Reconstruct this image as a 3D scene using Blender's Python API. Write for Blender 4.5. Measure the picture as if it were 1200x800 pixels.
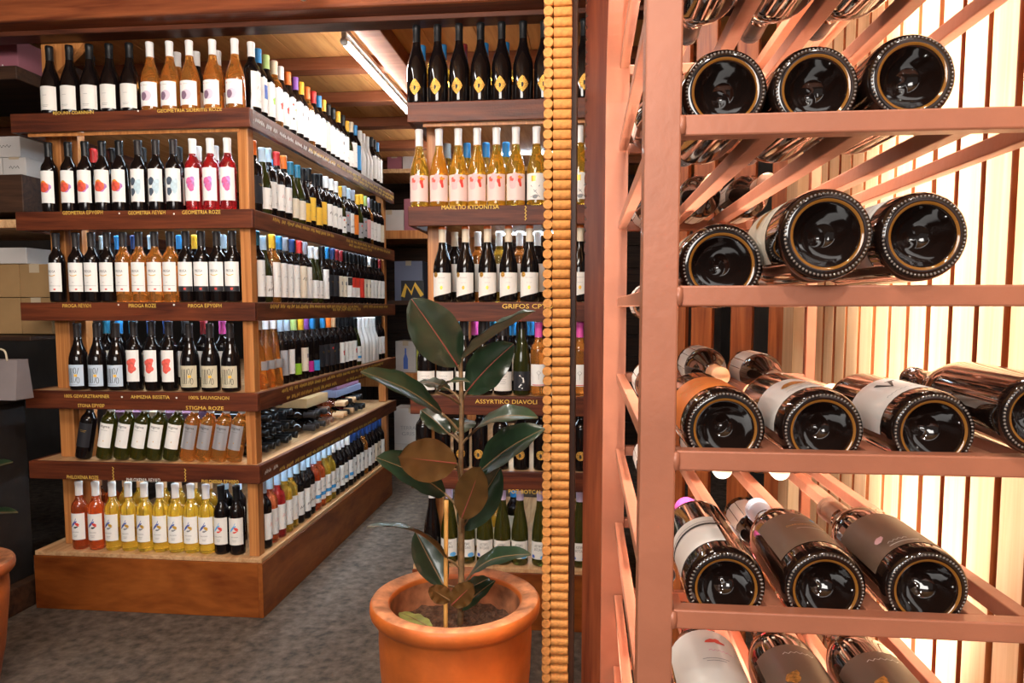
import bpy, bmesh, math, random
from mathutils import Vector, Matrix, Euler, noise

# ------------------------------------------------------------------ scene, camera, world, lights
for o in list(bpy.data.objects):
    bpy.data.objects.remove(o, do_unlink=True)
scene = bpy.context.scene
COL = scene.collection
CAM_H = 1.357
F, CX, CY = 850.0, 600.0, 428.0
PITCH = math.atan(68.0 / F)
YAW = math.atan(87.0 * math.cos(PITCH) / F)
cam_d = bpy.data.cameras.new('camera')
cam = bpy.data.objects.new('camera', cam_d)
COL.objects.link(cam)
cam.location = (0, 0, CAM_H)
cam.rotation_euler = (math.pi / 2 - PITCH, 0, YAW)
cam_d.sensor_width = 36.0
cam_d.lens = F / 1200 * 36
cam_d.shift_y = (CY - 400) / 1200
cam_d.clip_start = 0.02
cam_d.clip_end = 60
scene.camera = cam

vs = scene.view_settings
vs.view_transform = 'Standard'
vs.look = 'None'
vs.gamma = 1.0
vs.use_curve_mapping = False
vs.exposure = 0.50

world = bpy.data.worlds.new('shop_front_daylight')  # uniform ambient fill, added to lift the whole room
scene.world = world
world.use_nodes = True
bgn = world.node_tree.nodes['Background']
bgn.inputs[0].default_value = (1.0, 0.93, 0.86, 1)
bgn.inputs[1].default_value = 0.16


def area_light(name, loc, target, size, energy, color=(1, 1, 1), size_y=None):
    d = bpy.data.lights.new(name, 'AREA')
    d.energy = energy
    d.color = color
    d.size = size
    if size_y:
        d.shape = 'RECTANGLE'
        d.size_y = size_y
    o = bpy.data.objects.new(name, d)
    COL.objects.link(o)
    o.location = loc
    o.rotation_euler = (Vector(target) - Vector(loc)).to_track_quat('-Z', 'Y').to_euler()
    return o


def spot_light(name, loc, target, energy, color, angle, blend=0.5, soft=0.03):
    d = bpy.data.lights.new(name, 'SPOT')
    d.energy = energy
    d.color = color
    d.spot_size = math.radians(angle)
    d.spot_blend = blend
    d.shadow_soft_size = soft
    o = bpy.data.objects.new(name, d)
    COL.objects.link(o)
    o.location = loc
    o.rotation_euler = (Vector(target) - Vector(loc)).to_track_quat('-Z', 'Y').to_euler()
    return o


# unseen fill lights and highlight spots added around the camera, and the spots that wash the slatted wall
area_light('ceiling_panel_light', (-0.85, 1.0, 2.60), (-1.9, 2.6, 0.9), 1.3, 50, (1, 0.93, 0.84), 0.6)  # added fill for the shelf fronts, out of view
area_light('entrance_window_light', (-1.0, -2.0, 2.1), (-1.3, 3.0, 0.9), 2.4, 70, (1, 0.95, 0.9), 0.9)  # added fill from behind the camera, not a window
for dl, (dx_, dy_, de_) in enumerate([(0.55, -0.25, 26), (-0.25, 0.10, 22), (0.15, -0.9, 28)]):
    spot_light('ceiling_downlight', (dx_, dy_, 2.60), (0.24, 0.75, 1.15), de_, (1, 0.92, 0.82), 70, 0.6, 0.025)  # added to put small sharp highlights on the rack bottles
area_light('wall_washer_top', (0.530, 1.28, 2.50), (0.60, 1.28, 1.5), 0.04, 50, (1, 0.93, 0.84), 1.1).data.spread = math.radians(56)
area_light('wall_washer_low', (0.530, 1.28, 0.42), (0.60, 1.28, 1.4), 0.04, 40, (1, 0.93, 0.84), 1.1).data.spread = math.radians(56)
RNG = random.Random(7)

# ------------------------------------------------------------------ pixel to place
_R = cam.rotation_euler.to_matrix()
_O = Vector((0, 0, CAM_H))


def ray(px, py):
    return _R @ Vector(((px - CX) / F, -(py - CY) / F, -1.0))


def PY(px, py, y):          # the point of a pixel on the plane Y = y
    d = ray(px, py)
    return _O + d * (y / d.y)


def PX(px, py, x):
    d = ray(px, py)
    return _O + d * (x / d.x)


def PZ(px, py, z):
    d = ray(px, py)
    return _O + d * ((z - CAM_H) / d.z)


# ------------------------------------------------------------------ materials
MATS = {}


def new_mat(name):
    m = bpy.data.materials.new(name)
    m.use_nodes = True
    nt = m.node_tree
    b = nt.nodes['Principled BSDF']
    MATS[name] = m
    return m, nt, b


def plain(name, col, rough=0.5, metal=0.0, spec=0.5, coat=0.0, trans=0.0, ior=1.45, var=0.0, scale=30.0, bump=0.0, bscale=200.0, emit=None, sheen=0.0):
    if name in MATS:
        return MATS[name]
    m, nt, b = new_mat(name)
    b.inputs['Base Color'].default_value = (*col, 1)
    b.inputs['Roughness'].default_value = rough
    b.inputs['Metallic'].default_value = metal
    b.inputs['Specular IOR Level'].default_value = spec
    b.inputs['Coat Weight'].default_value = coat
    b.inputs['Coat Roughness'].default_value = 0.08
    b.inputs['Transmission Weight'].default_value = trans
    b.inputs['IOR'].default_value = ior
    if emit:
        b.inputs['Emission Color'].default_value = (*emit[0], 1)
        b.inputs['Emission Strength'].default_value = emit[1]
    if var or bump:
        tc = nt.nodes.new('ShaderNodeTexCoord')
    if var:
        n = nt.nodes.new('ShaderNodeTexNoise')
        n.inputs['Scale'].default_value = scale
        n.inputs['Detail'].default_value = 5
        nt.links.new(tc.outputs['Object'], n.inputs['Vector'])
        r = nt.nodes.new('ShaderNodeValToRGB')
        r.color_ramp.elements[0].position = 0.3
        r.color_ramp.elements[1].position = 0.7
        r.color_ramp.elements[0].color = (*[c * (1 - var) for c in col], 1)
        r.color_ramp.elements[1].color = (*[min(1, c * (1 + var)) for c in col], 1)
        nt.links.new(n.outputs['Fac'], r.inputs['Fac'])
        nt.links.new(r.outputs['Color'], b.inputs['Base Color'])
    if bump:
        n2 = nt.nodes.new('ShaderNodeTexNoise')
        n2.inputs['Scale'].default_value = bscale
        n2.inputs['Detail'].default_value = 4
        nt.links.new(tc.outputs['Object'], n2.inputs['Vector'])
        bp = nt.nodes.new('ShaderNodeBump')
        bp.inputs['Strength'].default_value = bump
        bp.inputs['Distance'].default_value = 0.004
        nt.links.new(n2.outputs['Fac'], bp.inputs['Height'])
        nt.links.new(bp.outputs['Normal'], b.inputs['Normal'])
    return m


def wood(name, ca, cb, axis='x', rough=0.4, coat=0.2, scale=9.0, bump=0.12, stretch=14.0, spec=0.22):
    if name in MATS:
        return MATS[name]
    m, nt, b = new_mat(name)
    tc = nt.nodes.new('ShaderNodeTexCoord')
    mp = nt.nodes.new('ShaderNodeMapping')
    s = [scale * 2.2] * 3
    s['xyz'.index(axis)] = scale * 2.2 / stretch
    mp.inputs['Scale'].default_value = s
    oi = nt.nodes.new('ShaderNodeObjectInfo')
    mul = nt.nodes.new('ShaderNodeMath')
    mul.operation = 'MULTIPLY'
    mul.inputs[1].default_value = 13.7
    nt.links.new(oi.outputs['Random'], mul.inputs[0])
    nt.links.new(mul.outputs[0], mp.inputs['Location'])
    nt.links.new(tc.outputs['Object'], mp.inputs['Vector'])
    n = nt.nodes.new('ShaderNodeTexNoise')
    n.inputs['Scale'].default_value = 1.0
    n.inputs['Detail'].default_value = 6
    n.inputs['Distortion'].default_value = 1.6
    nt.links.new(mp.outputs['Vector'], n.inputs['Vector'])
    n2 = nt.nodes.new('ShaderNodeTexNoise')
    n2.inputs['Scale'].default_value = 7.0
    n2.inputs['Detail'].default_value = 3
    nt.links.new(mp.outputs['Vector'], n2.inputs['Vector'])
    mx = nt.nodes.new('ShaderNodeMath')
    mx.operation = 'MULTIPLY_ADD'
    mx.inputs[1].default_value = 0.35
    nt.links.new(n2.outputs['Fac'], mx.inputs[0])
    nt.links.new(n.outputs['Fac'], mx.inputs[2])
    r = nt.nodes.new('ShaderNodeValToRGB')
    r.color_ramp.elements[0].position = 0.48
    r.color_ramp.elements[1].position = 0.86
    r.color_ramp.elements[0].color = (*ca, 1)
    r.color_ramp.elements[1].color = (*cb, 1)
    nt.links.new(mx.outputs[0], r.inputs['Fac'])
    nt.links.new(r.outputs['Color'], b.inputs['Base Color'])
    b.inputs['Roughness'].default_value = rough
    b.inputs['Specular IOR Level'].default_value = spec
    b.inputs['Coat Weight'].default_value = coat * .4
    b.inputs['Coat Roughness'].default_value = 0.25
    bp = nt.nodes.new('ShaderNodeBump')
    bp.inputs['Strength'].default_value = bump
    bp.inputs['Distance'].default_value = 0.003
    nt.links.new(mx.outputs[0], bp.inputs['Height'])
    nt.links.new(bp.outputs['Normal'], b.inputs['Normal'])
    return m


# ------------------------------------------------------------------ mesh helpers
def tag(o, label, cat, group=None):
    o['label'] = label
    o['category'] = cat
    if group:
        o['group'] = group
    return o


def empty(name, loc=(0, 0, 0)):
    o = bpy.data.objects.new(name, None)
    COL.objects.link(o)
    o.location = loc
    o.empty_display_size = 0.05
    return o


def link(name, me, parent=None):
    o = bpy.data.objects.new(name, me)
    COL.objects.link(o)
    if parent is not None:
        o.parent = parent
    return o


def mesh_from(name, verts, faces, mats, idx=None, smooth=False):
    me = bpy.data.meshes.new(name)
    me.from_pydata([tuple(v) for v in verts], [], faces)
    for m in (mats if isinstance(mats, (list, tuple)) else [mats]):
        me.materials.append(m)
    if idx:
        me.polygons.foreach_set('material_index', idx)
    if smooth:
        me.polygons.foreach_set('use_smooth', [True] * len(me.polygons))
    me.update()
    return me


def finish_bm(name, bm, mats, smooth=False):
    me = bpy.data.meshes.new(name)
    bmesh.ops.recalc_face_normals(bm, faces=bm.faces[:])
    bm.to_mesh(me)
    bm.free()
    for m in (mats if isinstance(mats, (list, tuple)) else [mats]):
        me.materials.append(m)
    if smooth:
        me.polygons.foreach_set('use_smooth', [True] * len(me.polygons))
    return me


def add_box(bm, x0, x1, y0, y1, z0, z1, bev=0.0, mat=None):
    r = bmesh.ops.create_cube(bm, size=1.0)
    vs_ = r['verts']
    for v in vs_:
        v.co = Vector((x0 + (v.co.x + .5) * (x1 - x0), y0 + (v.co.y + .5) * (y1 - y0), z0 + (v.co.z + .5) * (z1 - z0)))
        if mat is not None:
            v.co = mat @ v.co
    if bev > 0:
        es = list({e for v in vs_ for e in v.link_edges})
        bmesh.ops.bevel(bm, geom=es, offset=bev, segments=2, affect='EDGES', profile=0.5)


def box(name, x0, x1, y0, y1, z0, z1, m, parent=None, bev=0.003):
    """a bevelled board; the object's origin sits at the middle of its underside"""
    bm = bmesh.new()
    cx, cy = (x0 + x1) / 2, (y0 + y1) / 2
    add_box(bm, x0 - cx, x1 - cx, y0 - cy, y1 - cy, 0, z1 - z0, bev)
    o = link(name, finish_bm(name, bm, m), parent)
    o.location = (cx, cy, z0)
    if parent is not None:
        o.location = Vector((cx, cy, z0)) - parent.location
    return o


def struct(o):
    o['kind'] = 'structure'
    return o


def lathe(profile, seg, closed_ends=True):
    """profile [(r, z)] from bottom to top, about z"""
    verts, faces, rings = [], [], []
    for r, z in profile:
        if r < 1e-6:
            rings.append([len(verts)])
            verts.append((0, 0, z))
        else:
            ring = []
            for i in range(seg):
                a = 2 * math.pi * i / seg
                ring.append(len(verts))
                verts.append((r * math.cos(a), r * math.sin(a), z))
            rings.append(ring)
    for a, b in zip(rings, rings[1:]):
        if len(a) == 1 and len(b) == 1:
            continue
        for i in range(seg):
            j = (i + 1) % seg
            if len(a) == 1:
                faces.append((a[0], b[j], b[i]))
            elif len(b) == 1:
                faces.append((a[i], a[j], b[0]))
            else:
                faces.append((a[i], a[j], b[j], b[i]))
    return verts, faces


def curve_pts(pts, n):
    """Catmull-Rom through pts, n samples a span"""
    P = [Vector(p) for p in pts]
    P = [P[0] * 2 - P[1]] + P + [P[-1] * 2 - P[-2]]
    out = []
    for i in range(1, len(P) - 2):
        for k in range(n):
            t = k / n
            a, b, c, d = P[i - 1], P[i], P[i + 1], P[i + 2]
            out.append(0.5 * ((2 * b) + (c - a) * t + (2 * a - 5 * b + 4 * c - d) * t * t + (3 * b - a - 3 * c + d) * t ** 3))
    out.append(P[-2])
    return out


def tube(pts, radius, seg=10):
    verts, faces = [], []
    n = len(pts)
    prev = None
    for i, p in enumerate(pts):
        t = (pts[min(i + 1, n - 1)] - pts[max(i - 1, 0)]).normalized()
        u = t.orthogonal().normalized() if prev is None else (prev - t * prev.dot(t)).normalized()
        prev = u
        v = t.cross(u)
        r = radius[i] if isinstance(radius, list) else radius
        for k in range(seg):
            a = 2 * math.pi * k / seg
            verts.append(p + (u * math.cos(a) + v * math.sin(a)) * r)
    for i in range(n - 1):
        for k in range(seg):
            l = (k + 1) % seg
            faces.append((i * seg + k, i * seg + l, (i + 1) * seg + l, (i + 1) * seg + k))
    faces.append(tuple(range(seg))[::-1])
    faces.append(tuple((n - 1) * seg + k for k in range(seg)))
    return verts, faces


# ------------------------------------------------------------------ flat print: text, blobs, strokes, as 2-D shapes
_text_cache = {}


def text2d(s, size):
    key = s
    if key not in _text_cache:
        cu = bpy.data.curves.new('lettering', 'FONT')
        cu.body = s
        cu.size = 1.0
        cu.resolution_u = 2
        cu.align_x = 'CENTER'
        cu.align_y = 'CENTER'
        ob = bpy.data.objects.new('lettering', cu)
        COL.objects.link(ob)
        bpy.context.view_layer.update()
        me = ob.to_mesh()
        vv = [(v.co.x, v.co.y) for v in me.vertices]
        ff = [tuple(p.vertices) for p in me.polygons]
        ob.to_mesh_clear()
        bpy.data.objects.remove(ob)
        bpy.data.curves.remove(cu)
        _text_cache[key] = (vv, ff)
    vv, ff = _text_cache[key]
    return [(x * size, y * size) for x, y in vv], ff


def fit_text(s, width, height):
    vv, ff = text2d(s, 1.0)
    xs = [v[0] for v in vv]
    ys = [v[1] for v in vv]
    cx, cy = (min(xs) + max(xs)) / 2, (min(ys) + max(ys)) / 2
    sx, sy = width / (max(xs) - min(xs)), height / (max(ys) - min(ys))
    return [((x - cx) * sx, (y - cy) * sy) for x, y in vv], ff


def blob2d(rx, ry, rough=0.2, seed=0, n=18, rings=4):
    rn = random.Random(seed)
    ph = [rn.uniform(0, 6.28) for _ in range(4)]
    vv, ff = [(0, 0)], []
    for k in range(1, rings + 1):
        for i in range(n):
            a = 2 * math.pi * i / n
            f = 1 + rough * (math.sin(2 * a + ph[0]) * .4 + math.sin(3 * a + ph[1]) * .35 + math.sin(5 * a + ph[2]) * .25)
            vv.append((rx * f * k / rings * math.cos(a), ry * f * k / rings * math.sin(a)))
    for i in range(n):
        j = (i + 1) % n
        ff.append((0, 1 + i, 1 + j))
        for k in range(rings - 1):
            a, b = 1 + k * n, 1 + (k + 1) * n
            ff.append((a + i, b + i, b + j, a + j))
    return vv, ff


def rect2d(w, h, nx=8):
    vv, ff = [], []
    for i in range(nx + 1):
        x = -w / 2 + w * i / nx
        vv += [(x, -h / 2), (x, h / 2)]
    for i in range(nx):
        ff.append((2 * i, 2 * i + 2, 2 * i + 3, 2 * i + 1))
    return vv, ff


def stroke2d(pts, w):
    vv, ff = [], []
    n = len(pts)
    for i, p in enumerate(pts):
        a, b = pts[max(i - 1, 0)], pts[min(i + 1, n - 1)]
        dx, dy = b[0] - a[0], b[1] - a[1]
        l = math.hypot(dx, dy) or 1
        nx_, ny_ = -dy / l * w / 2, dx / l * w / 2
        vv += [(p[0] + nx_, p[1] + ny_), (p[0] - nx_, p[1] - ny_)]
    for i in range(n - 1):
        ff.append((2 * i, 2 * i + 1, 2 * i + 3, 2 * i + 2))
    return vv, ff


def squiggle(width, height):
    """print too small to read"""
    n = max(6, int(width / height * 1.6))
    pts = [(-width / 2 + width * i / n, height * (.5 if i % 2 else -.5) * (.55 + .45 * math.sin(i * 2.3) ** 2)) for i in range(n + 1)]
    return stroke2d(pts, height * .22)


def moved(shape, dx, dy, sx=1, sy=1, rot=0):
    c, s = math.cos(rot), math.sin(rot)
    return [((x * sx) * c - (y * sy) * s + dx, (x * sx) * s + (y * sy) * c + dy) for x, y in shape[0]], shape[1]


def scribble2d(width, height, seed, w=0.0035, words=None):
    """a line of hand-drawn chalk squiggles"""
    rn = random.Random(seed)
    out_v, out_f = [], []
    x = -width / 2
    while x < width / 2:
        L = rn.uniform(1.2, 3.0) * height * 1.6
        n = max(4, int(L / height * 3.2))
        pts = []
        for i in range(n):
            pts.append((x + L * i / n, (height / 2 if i % 2 else -height / 2) * rn.uniform(.35, 1)))
        v, f = stroke2d(pts, w)
        b = len(out_v)
        out_v += v
        out_f += [tuple(q + b for q in ff) for ff in f]
        x += L + height * rn.uniform(.4, 1.1)
    return out_v, out_f


# ------------------------------------------------------------------ palette
C = {
    'off_white': plain('paper_off_white', (0.80, 0.77, 0.72), 0.6),
    'white': plain('paper_white', (0.88, 0.87, 0.84), 0.55),
    'cream': plain('paper_cream', (0.78, 0.70, 0.56), 0.6),
    'beige': plain('paper_beige', (0.62, 0.56, 0.40), 0.6),
    'pale_blue': plain('paper_pale_blue', (0.55, 0.66, 0.78), 0.6),
    'yellow': plain('paper_yellow', (0.85, 0.52, 0.06), 0.55),
    'grey': plain('paper_grey', (0.35, 0.35, 0.37), 0.5),
    'silver': plain('paper_silver', (0.62, 0.62, 0.66), 0.28, metal=0.6),
    'orange': plain('paper_orange', (0.80, 0.22, 0.03), 0.5),
    'green': plain('paper_green', (0.28, 0.55, 0.03), 0.5),
    'magenta': plain('paper_magenta', (0.62, 0.03, 0.33), 0.5),
    'sky': plain('paper_sky', (0.05, 0.33, 0.72), 0.5),
    'red': plain('paper_red', (0.70, 0.05, 0.03), 0.5),
    'pink': plain('paper_pink', (0.80, 0.45, 0.45), 0.5),
    'black': plain('paper_black', (0.02, 0.02, 0.025), 0.45),
    'brown': plain('paper_brown', (0.16, 0.10, 0.065), 0.4),
    'ink': plain('ink_black', (0.02, 0.02, 0.02), 0.6),
    'ink_grey': plain('ink_grey', (0.25, 0.25, 0.26), 0.6),
    'ink_red': plain('ink_red', (0.72, 0.06, 0.04), 0.6),
    'ink_coral': plain('ink_coral', (0.80, 0.12, 0.09), 0.6, var=0.25, scale=90),
    'ink_vermilion': plain('ink_vermilion', (0.72, 0.09, 0.05), 0.6, var=0.35, scale=60),
    'ink_orange': plain('ink_orange', (0.85, 0.30, 0.02), 0.6),
    'ink_mauve': plain('ink_mauve', (0.50, 0.22, 0.55), 0.6, var=0.3, scale=90),
    'ink_rose': plain('ink_rose', (0.72, 0.14, 0.36), 0.6, var=0.25, scale=90),
    'ink_slate': plain('ink_slate', (0.07, 0.10, 0.14), 0.6, var=0.3, scale=90),
    'ink_ice': plain('ink_ice', (0.50, 0.66, 0.74), 0.6, var=0.12, scale=90),
    'ink_plum': plain('ink_plum', (0.22, 0.13, 0.20), 0.6, var=0.3, scale=200),
    'ink_lilac': plain('ink_lilac', (0.68, 0.56, 0.66), 0.6),
    'ink_blue': plain('ink_blue', (0.05, 0.12, 0.45), 0.6),
    'ink_sky': plain('ink_sky', (0.12, 0.42, 0.80), 0.6),
    'ink_gold': plain('ink_gold', (0.78, 0.45, 0.06), 0.35, metal=0.5),
    'gold': plain('gold_foil', (0.62, 0.34, 0.07), 0.35, metal=0.7, var=0.6, scale=220, bump=0.5, bscale=420),
    'chalk_yellow': plain('chalk_yellow', (0.85, 0.55, 0.10), 0.85),
    'chalk_white': plain('chalk_white', (0.85, 0.82, 0.76), 0.85),
}
CAP = {
    'black': plain('capsule_black', (0.008, 0.008, 0.009), 0.35, spec=0.3),
    'charcoal': plain('capsule_charcoal', (0.025, 0.020, 0.020), 0.4, spec=0.3),
    'white': plain('capsule_white', (0.80, 0.78, 0.76), 0.35),
    'pale blue': plain('capsule_pale_blue', (0.50, 0.66, 0.80), 0.35),
    'blue': plain('capsule_blue', (0.03, 0.24, 0.55), 0.35),
    'dark blue': plain('capsule_dark_blue', (0.015, 0.04, 0.14), 0.35),
    'teal': plain('capsule_teal', (0.02, 0.16, 0.26), 0.35),
    'red': plain('capsule_red', (0.62, 0.03, 0.03), 0.35),
    'orange': plain('capsule_orange', (0.80, 0.17, 0.02), 0.35),
    'yellow': plain('capsule_yellow', (0.85, 0.48, 0.03), 0.35),
    'green': plain('capsule_green', (0.45, 0.60, 0.20), 0.35),
    'purple': plain('capsule_purple', (0.25, 0.08, 0.42), 0.35),
    'cream': plain('capsule_cream', (0.75, 0.62, 0.46), 0.45),
    'tan': plain('capsule_tan', (0.60, 0.36, 0.19), 0.5),
    'lilac': plain('capsule_lilac', (0.66, 0.52, 0.72), 0.35),
    'dark red': plain('capsule_dark_red', (0.22, 0.015, 0.02), 0.35),
    'grey': plain('capsule_grey', (0.30, 0.32, 0.36), 0.35),
    'pink': plain('capsule_pink', (0.78, 0.10, 0.42), 0.35),
    'bronze': plain('capsule_bronze', (0.17, 0.085, 0.05), 0.3, metal=0.3),
}


def glass(name, col, trans, rough=0.06, ior=1.4, coat=0.6):
    return plain('glass_' + name, col, rough, trans=trans, ior=ior, coat=coat)


G = {
    'dark': glass('dark', (0.006, 0.004, 0.004), 0.0, 0.06, 1.4, 0.1),
    'olive': glass('olive', (0.022, 0.024, 0.005), 0.0, 0.06, 1.4, 0.1),
    'green': glass('green', (0.085, 0.085, 0.012), 0.7, 0.05, 1.33),
    'rose': glass('rose', (1.0, 0.42, 0.085), 0.85, 0.04, 1.33),
    'coral': glass('coral', (0.95, 0.22, 0.06), 0.85, 0.04, 1.33),
    'cherry': glass('cherry', (0.75, 0.04, 0.05), 0.82, 0.04, 1.33),
    'straw': glass('straw', (1.0, 0.72, 0.09), 0.85, 0.04, 1.33),
    'amber': glass('amber', (1.0, 0.60, 0.07), 0.85, 0.04, 1.33),
    'white': plain('glass_white', (0.80, 0.79, 0.77), 0.25, coat=0.5),
}
GLASS_WORD = {'dark': 'dark', 'olive': 'olive', 'green': 'green', 'rose': 'orange rosé', 'coral': 'coral rosé', 'cherry': 'cherry-red',
              'straw': 'yellow white-wine', 'amber': 'amber', 'white': 'all-white'}

# ------------------------------------------------------------------ bottles
SHAPES = {}


def shape(name, R, H, pts, seg=20, neck=0.0143, cap=0.062, lab=(0.045, 0.165), half=1.18):
    SHAPES[name] = dict(R=R, H=H, pts=pts, seg=seg, neck=neck, cap=cap, lab=lab, half=half)


def bordeaux(R, H):
    s = H / 0.31
    return [(0, .004), (R * .6, .002), (R * .88, 0), (R * .97, .003), (R, .009), (R, .186 * s), (R * .97, .199 * s), (R * .85, .211 * s), (R * .62, .223 * s),
            (.0165, .235 * s), (.0145, .247 * s), (.0140, H - .012), (.0152, H - .011), (.0152, H - .003), (.0135, H), (0, H)]


def burgundy(R, H):
    s = H / 0.30
    return [(0, .004), (R * .6, .002), (R * .88, 0), (R * .97, .003), (R, .010), (R, .128 * s), (R * .965, .146 * s), (R * .86, .166 * s), (R * .68, .188 * s),
            (R * .50, .208 * s), (.0168, .226 * s), (.0146, .246 * s), (.0141, H - .012), (.0153, H - .011), (.0153, H - .003), (.0136, H), (0, H)]


def rhine(R, H):
    s = H / 0.33
    return [(0, .004), (R * .6, .002), (R * .9, 0), (R, .008), (R, .125 * s), (R * .95, .150 * s), (R * .82, .182 * s), (R * .66, .212 * s), (R * .50, .240 * s),
            (.0160, .266 * s), (.0142, .285 * s), (.0140, H - .012), (.0152, H - .011), (.0152, H - .003), (.0136, H), (0, H)]


def flute(R, H):
    return [(0, .004), (R * .9, 0), (R, .006), (R * .99, .03), (R * .80, .10), (R * .62, .17), (R * .48, .22), (.0150, .26), (.0142, H - .012), (.0150, H - .011),
            (.0150, H - .003), (.0136, H), (0, H)]


shape('bordeaux', 0.0345, 0.305, bordeaux(0.0345, 0.305))
shape('claret', 0.0345, 0.300, bordeaux(0.0345, 0.300), lab=(0.050, 0.150))
shape('burgundy', 0.0400, 0.294, burgundy(0.0400, 0.294), lab=(0.026, 0.112), half=1.15)
shape('tall_burgundy', 0.0415, 0.318, burgundy(0.0415, 0.318), cap=0.075, lab=(0.02, 0.11))
shape('rhine', 0.0365, 0.330, rhine(0.0365, 0.330), cap=0.055, lab=(0.030, 0.105))
shape('flute', 0.040, 0.315, flute(0.040, 0.315), cap=0.05, lab=(0.085, 0.125), half=1.0)

_mesh_cache = {}


def body_mesh(sh, g):
    k = ('body', sh, g)
    if k not in _mesh_cache:
        S = SHAPES[sh]
        v, f = lathe(S['pts'], S['seg'])
        mats, idx = [G[g]], None
        if g == 'rack' and sh.startswith('rack'):      # amber ring at the foot, refracted light painted as colour
            mats.append(M_AMBER_GLOW)
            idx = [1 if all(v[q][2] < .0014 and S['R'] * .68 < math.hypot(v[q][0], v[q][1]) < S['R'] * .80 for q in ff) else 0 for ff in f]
        _mesh_cache[k] = mesh_from('bottle_glass', v, f, mats, idx, smooth=True)
    return _mesh_cache[k]


def cap_mesh(sh, cap, top=None):
    k = ('cap', sh, cap, top)
    if k not in _mesh_cache:
        S = SHAPES[sh]
        H, c = S['H'], S['cap']
        pr = [(S['neck'] + .0014, H - c), (.0154, H - c * .5), (.0159, H - .016), (.0166, H - .012), (.0166, H - .002), (.0150, H + .0012), (0, H + .0012)]
        v, f = lathe(pr, S['seg'] if S['seg'] < 30 else 28)
        idx = None
        mats = [CAP[cap]]
        if top:
            mats.append(CAP[top])
            idx = [1 if max(v[q][2] for q in ff) > H - .008 else 0 for ff in f]
        _mesh_cache[k] = mesh_from('capsule', v, f, mats, idx, smooth=True)
    return _mesh_cache[k]


def wrap(shape2, r, zc):
    return [(r * math.sin(u / r), -r * math.cos(u / r), zc + w) for u, w in shape2[0]], shape2[1]


def label_mesh(sh, mat, lab=None, half=None, slant=0.0):
    k = ('lab', sh, mat.name, lab, half, slant)
    if k not in _mesh_cache:
        S = SHAPES[sh]
        z0, z1 = lab or S['lab']
        h = half or S['half']
        r = S['R'] + .0006
        n = 14
        v, f = [], []
        for i in range(n + 1):
            t = i / n
            a = -h + 2 * h * t
            zb = z0 + slant * t
            v += [(r * math.sin(a), -r * math.cos(a), zb), (r * math.sin(a), -r * math.cos(a), z1)]
        for i in range(n):
            f.append((2 * i, 2 * i + 2, 2 * i + 3, 2 * i + 1))
        _mesh_cache[k] = mesh_from('paper_label', v, f, mat, smooth=True)
    return _mesh_cache[k]


def print_mesh(sh, art, lab=None):
    k = ('print', sh, art, lab)
    if k not in _mesh_cache:
        S = SHAPES[sh]
        z0, z1 = lab or S['lab']
        zc = (z0 + z1) / 2
        h = z1 - z0
        verts, faces, idx, mats = [], [], [], []
        for i, (m, shp) in enumerate(ART[art](h)):
            v, f = wrap(shp, S['R'] + .0010 + .00015 * i, zc)
            b = len(verts)
            verts += v
            faces += [tuple(q + b for q in ff) for ff in f]
            if m not in mats:
                mats.append(m)
            idx += [mats.index(m)] * len(f)
        _mesh_cache[k] = mesh_from('label_print', verts, faces, mats, idx)
    return _mesh_cache[k]


def lines(h, y0, n, w=.03, gap=.006, m='ink_grey', t=.0012):
    return [(C[m], moved(rect2d(w * (1 - .25 * (i % 2)), t, 6), 0, y0 - i * gap)) for i in range(n)]


def hundred(h, ink):
    out = []
    for dx in (-.018, -.009, 0.0):
        loop = [(dx - .003, -h * .30), (dx - .003, h * .30), (dx + .003, h * .30), (dx + .003, -h * .30), (dx - .003, -h * .30)]
        if dx == -.018:
            loop = [(dx, -h * .30), (dx, h * .30)]
        out.append((ink, stroke2d(loop, .0018)))
    ring = [(.0038 * math.cos(a), .012 * math.sin(a)) for a in [i * math.pi / 5 for i in range(11)]]
    out.append((ink, moved(stroke2d(ring, .0016), .010, h * .2)))
    out.append((ink, moved(stroke2d(ring, .0016), .019, -h * .2)))
    out.append((ink, stroke2d([(.009, -h * .3), (.022, h * .32)], .0016)))
    out.append((C['yellow'], moved(rect2d(.010, .010, 2), .012, 0)))
    out = [(m, ([(x * 1.3, y * 1.12) for x, y in v], f)) for m, (v, f) in out]
    out += lines(h, -h * .42, 1, .05)
    return out


def birds(h, a, b, c_):
    o = []
    o.append((a, moved(blob2d(.011, .004, .5, 3, 12, 2), -.004, h * .12, rot=.8)))
    o.append((b, moved(blob2d(.009, .004, .5, 5, 12, 2), .006, h * .10, rot=-.5)))
    o.append((c_, moved(blob2d(.006, .003, .4, 7, 12, 2), .002, h * .02, rot=.3)))
    o.append((a, stroke2d([(-.016, h * .02), (-.008, h * .06), (-.002, h * .16), (.004, h * .26)], .0015)))
    o = [(m, ([(x * 1.45, h * .12 + (y - h * .12) * 1.4) for x, y in v], f)) for m, (v, f) in o]
    o.append((C['ink_grey'], moved(fit_text('PHILOXENIA', .032, .005), 0, -h * .20)))
    o += lines(h, -h * .32, 2, .02)
    return o


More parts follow.
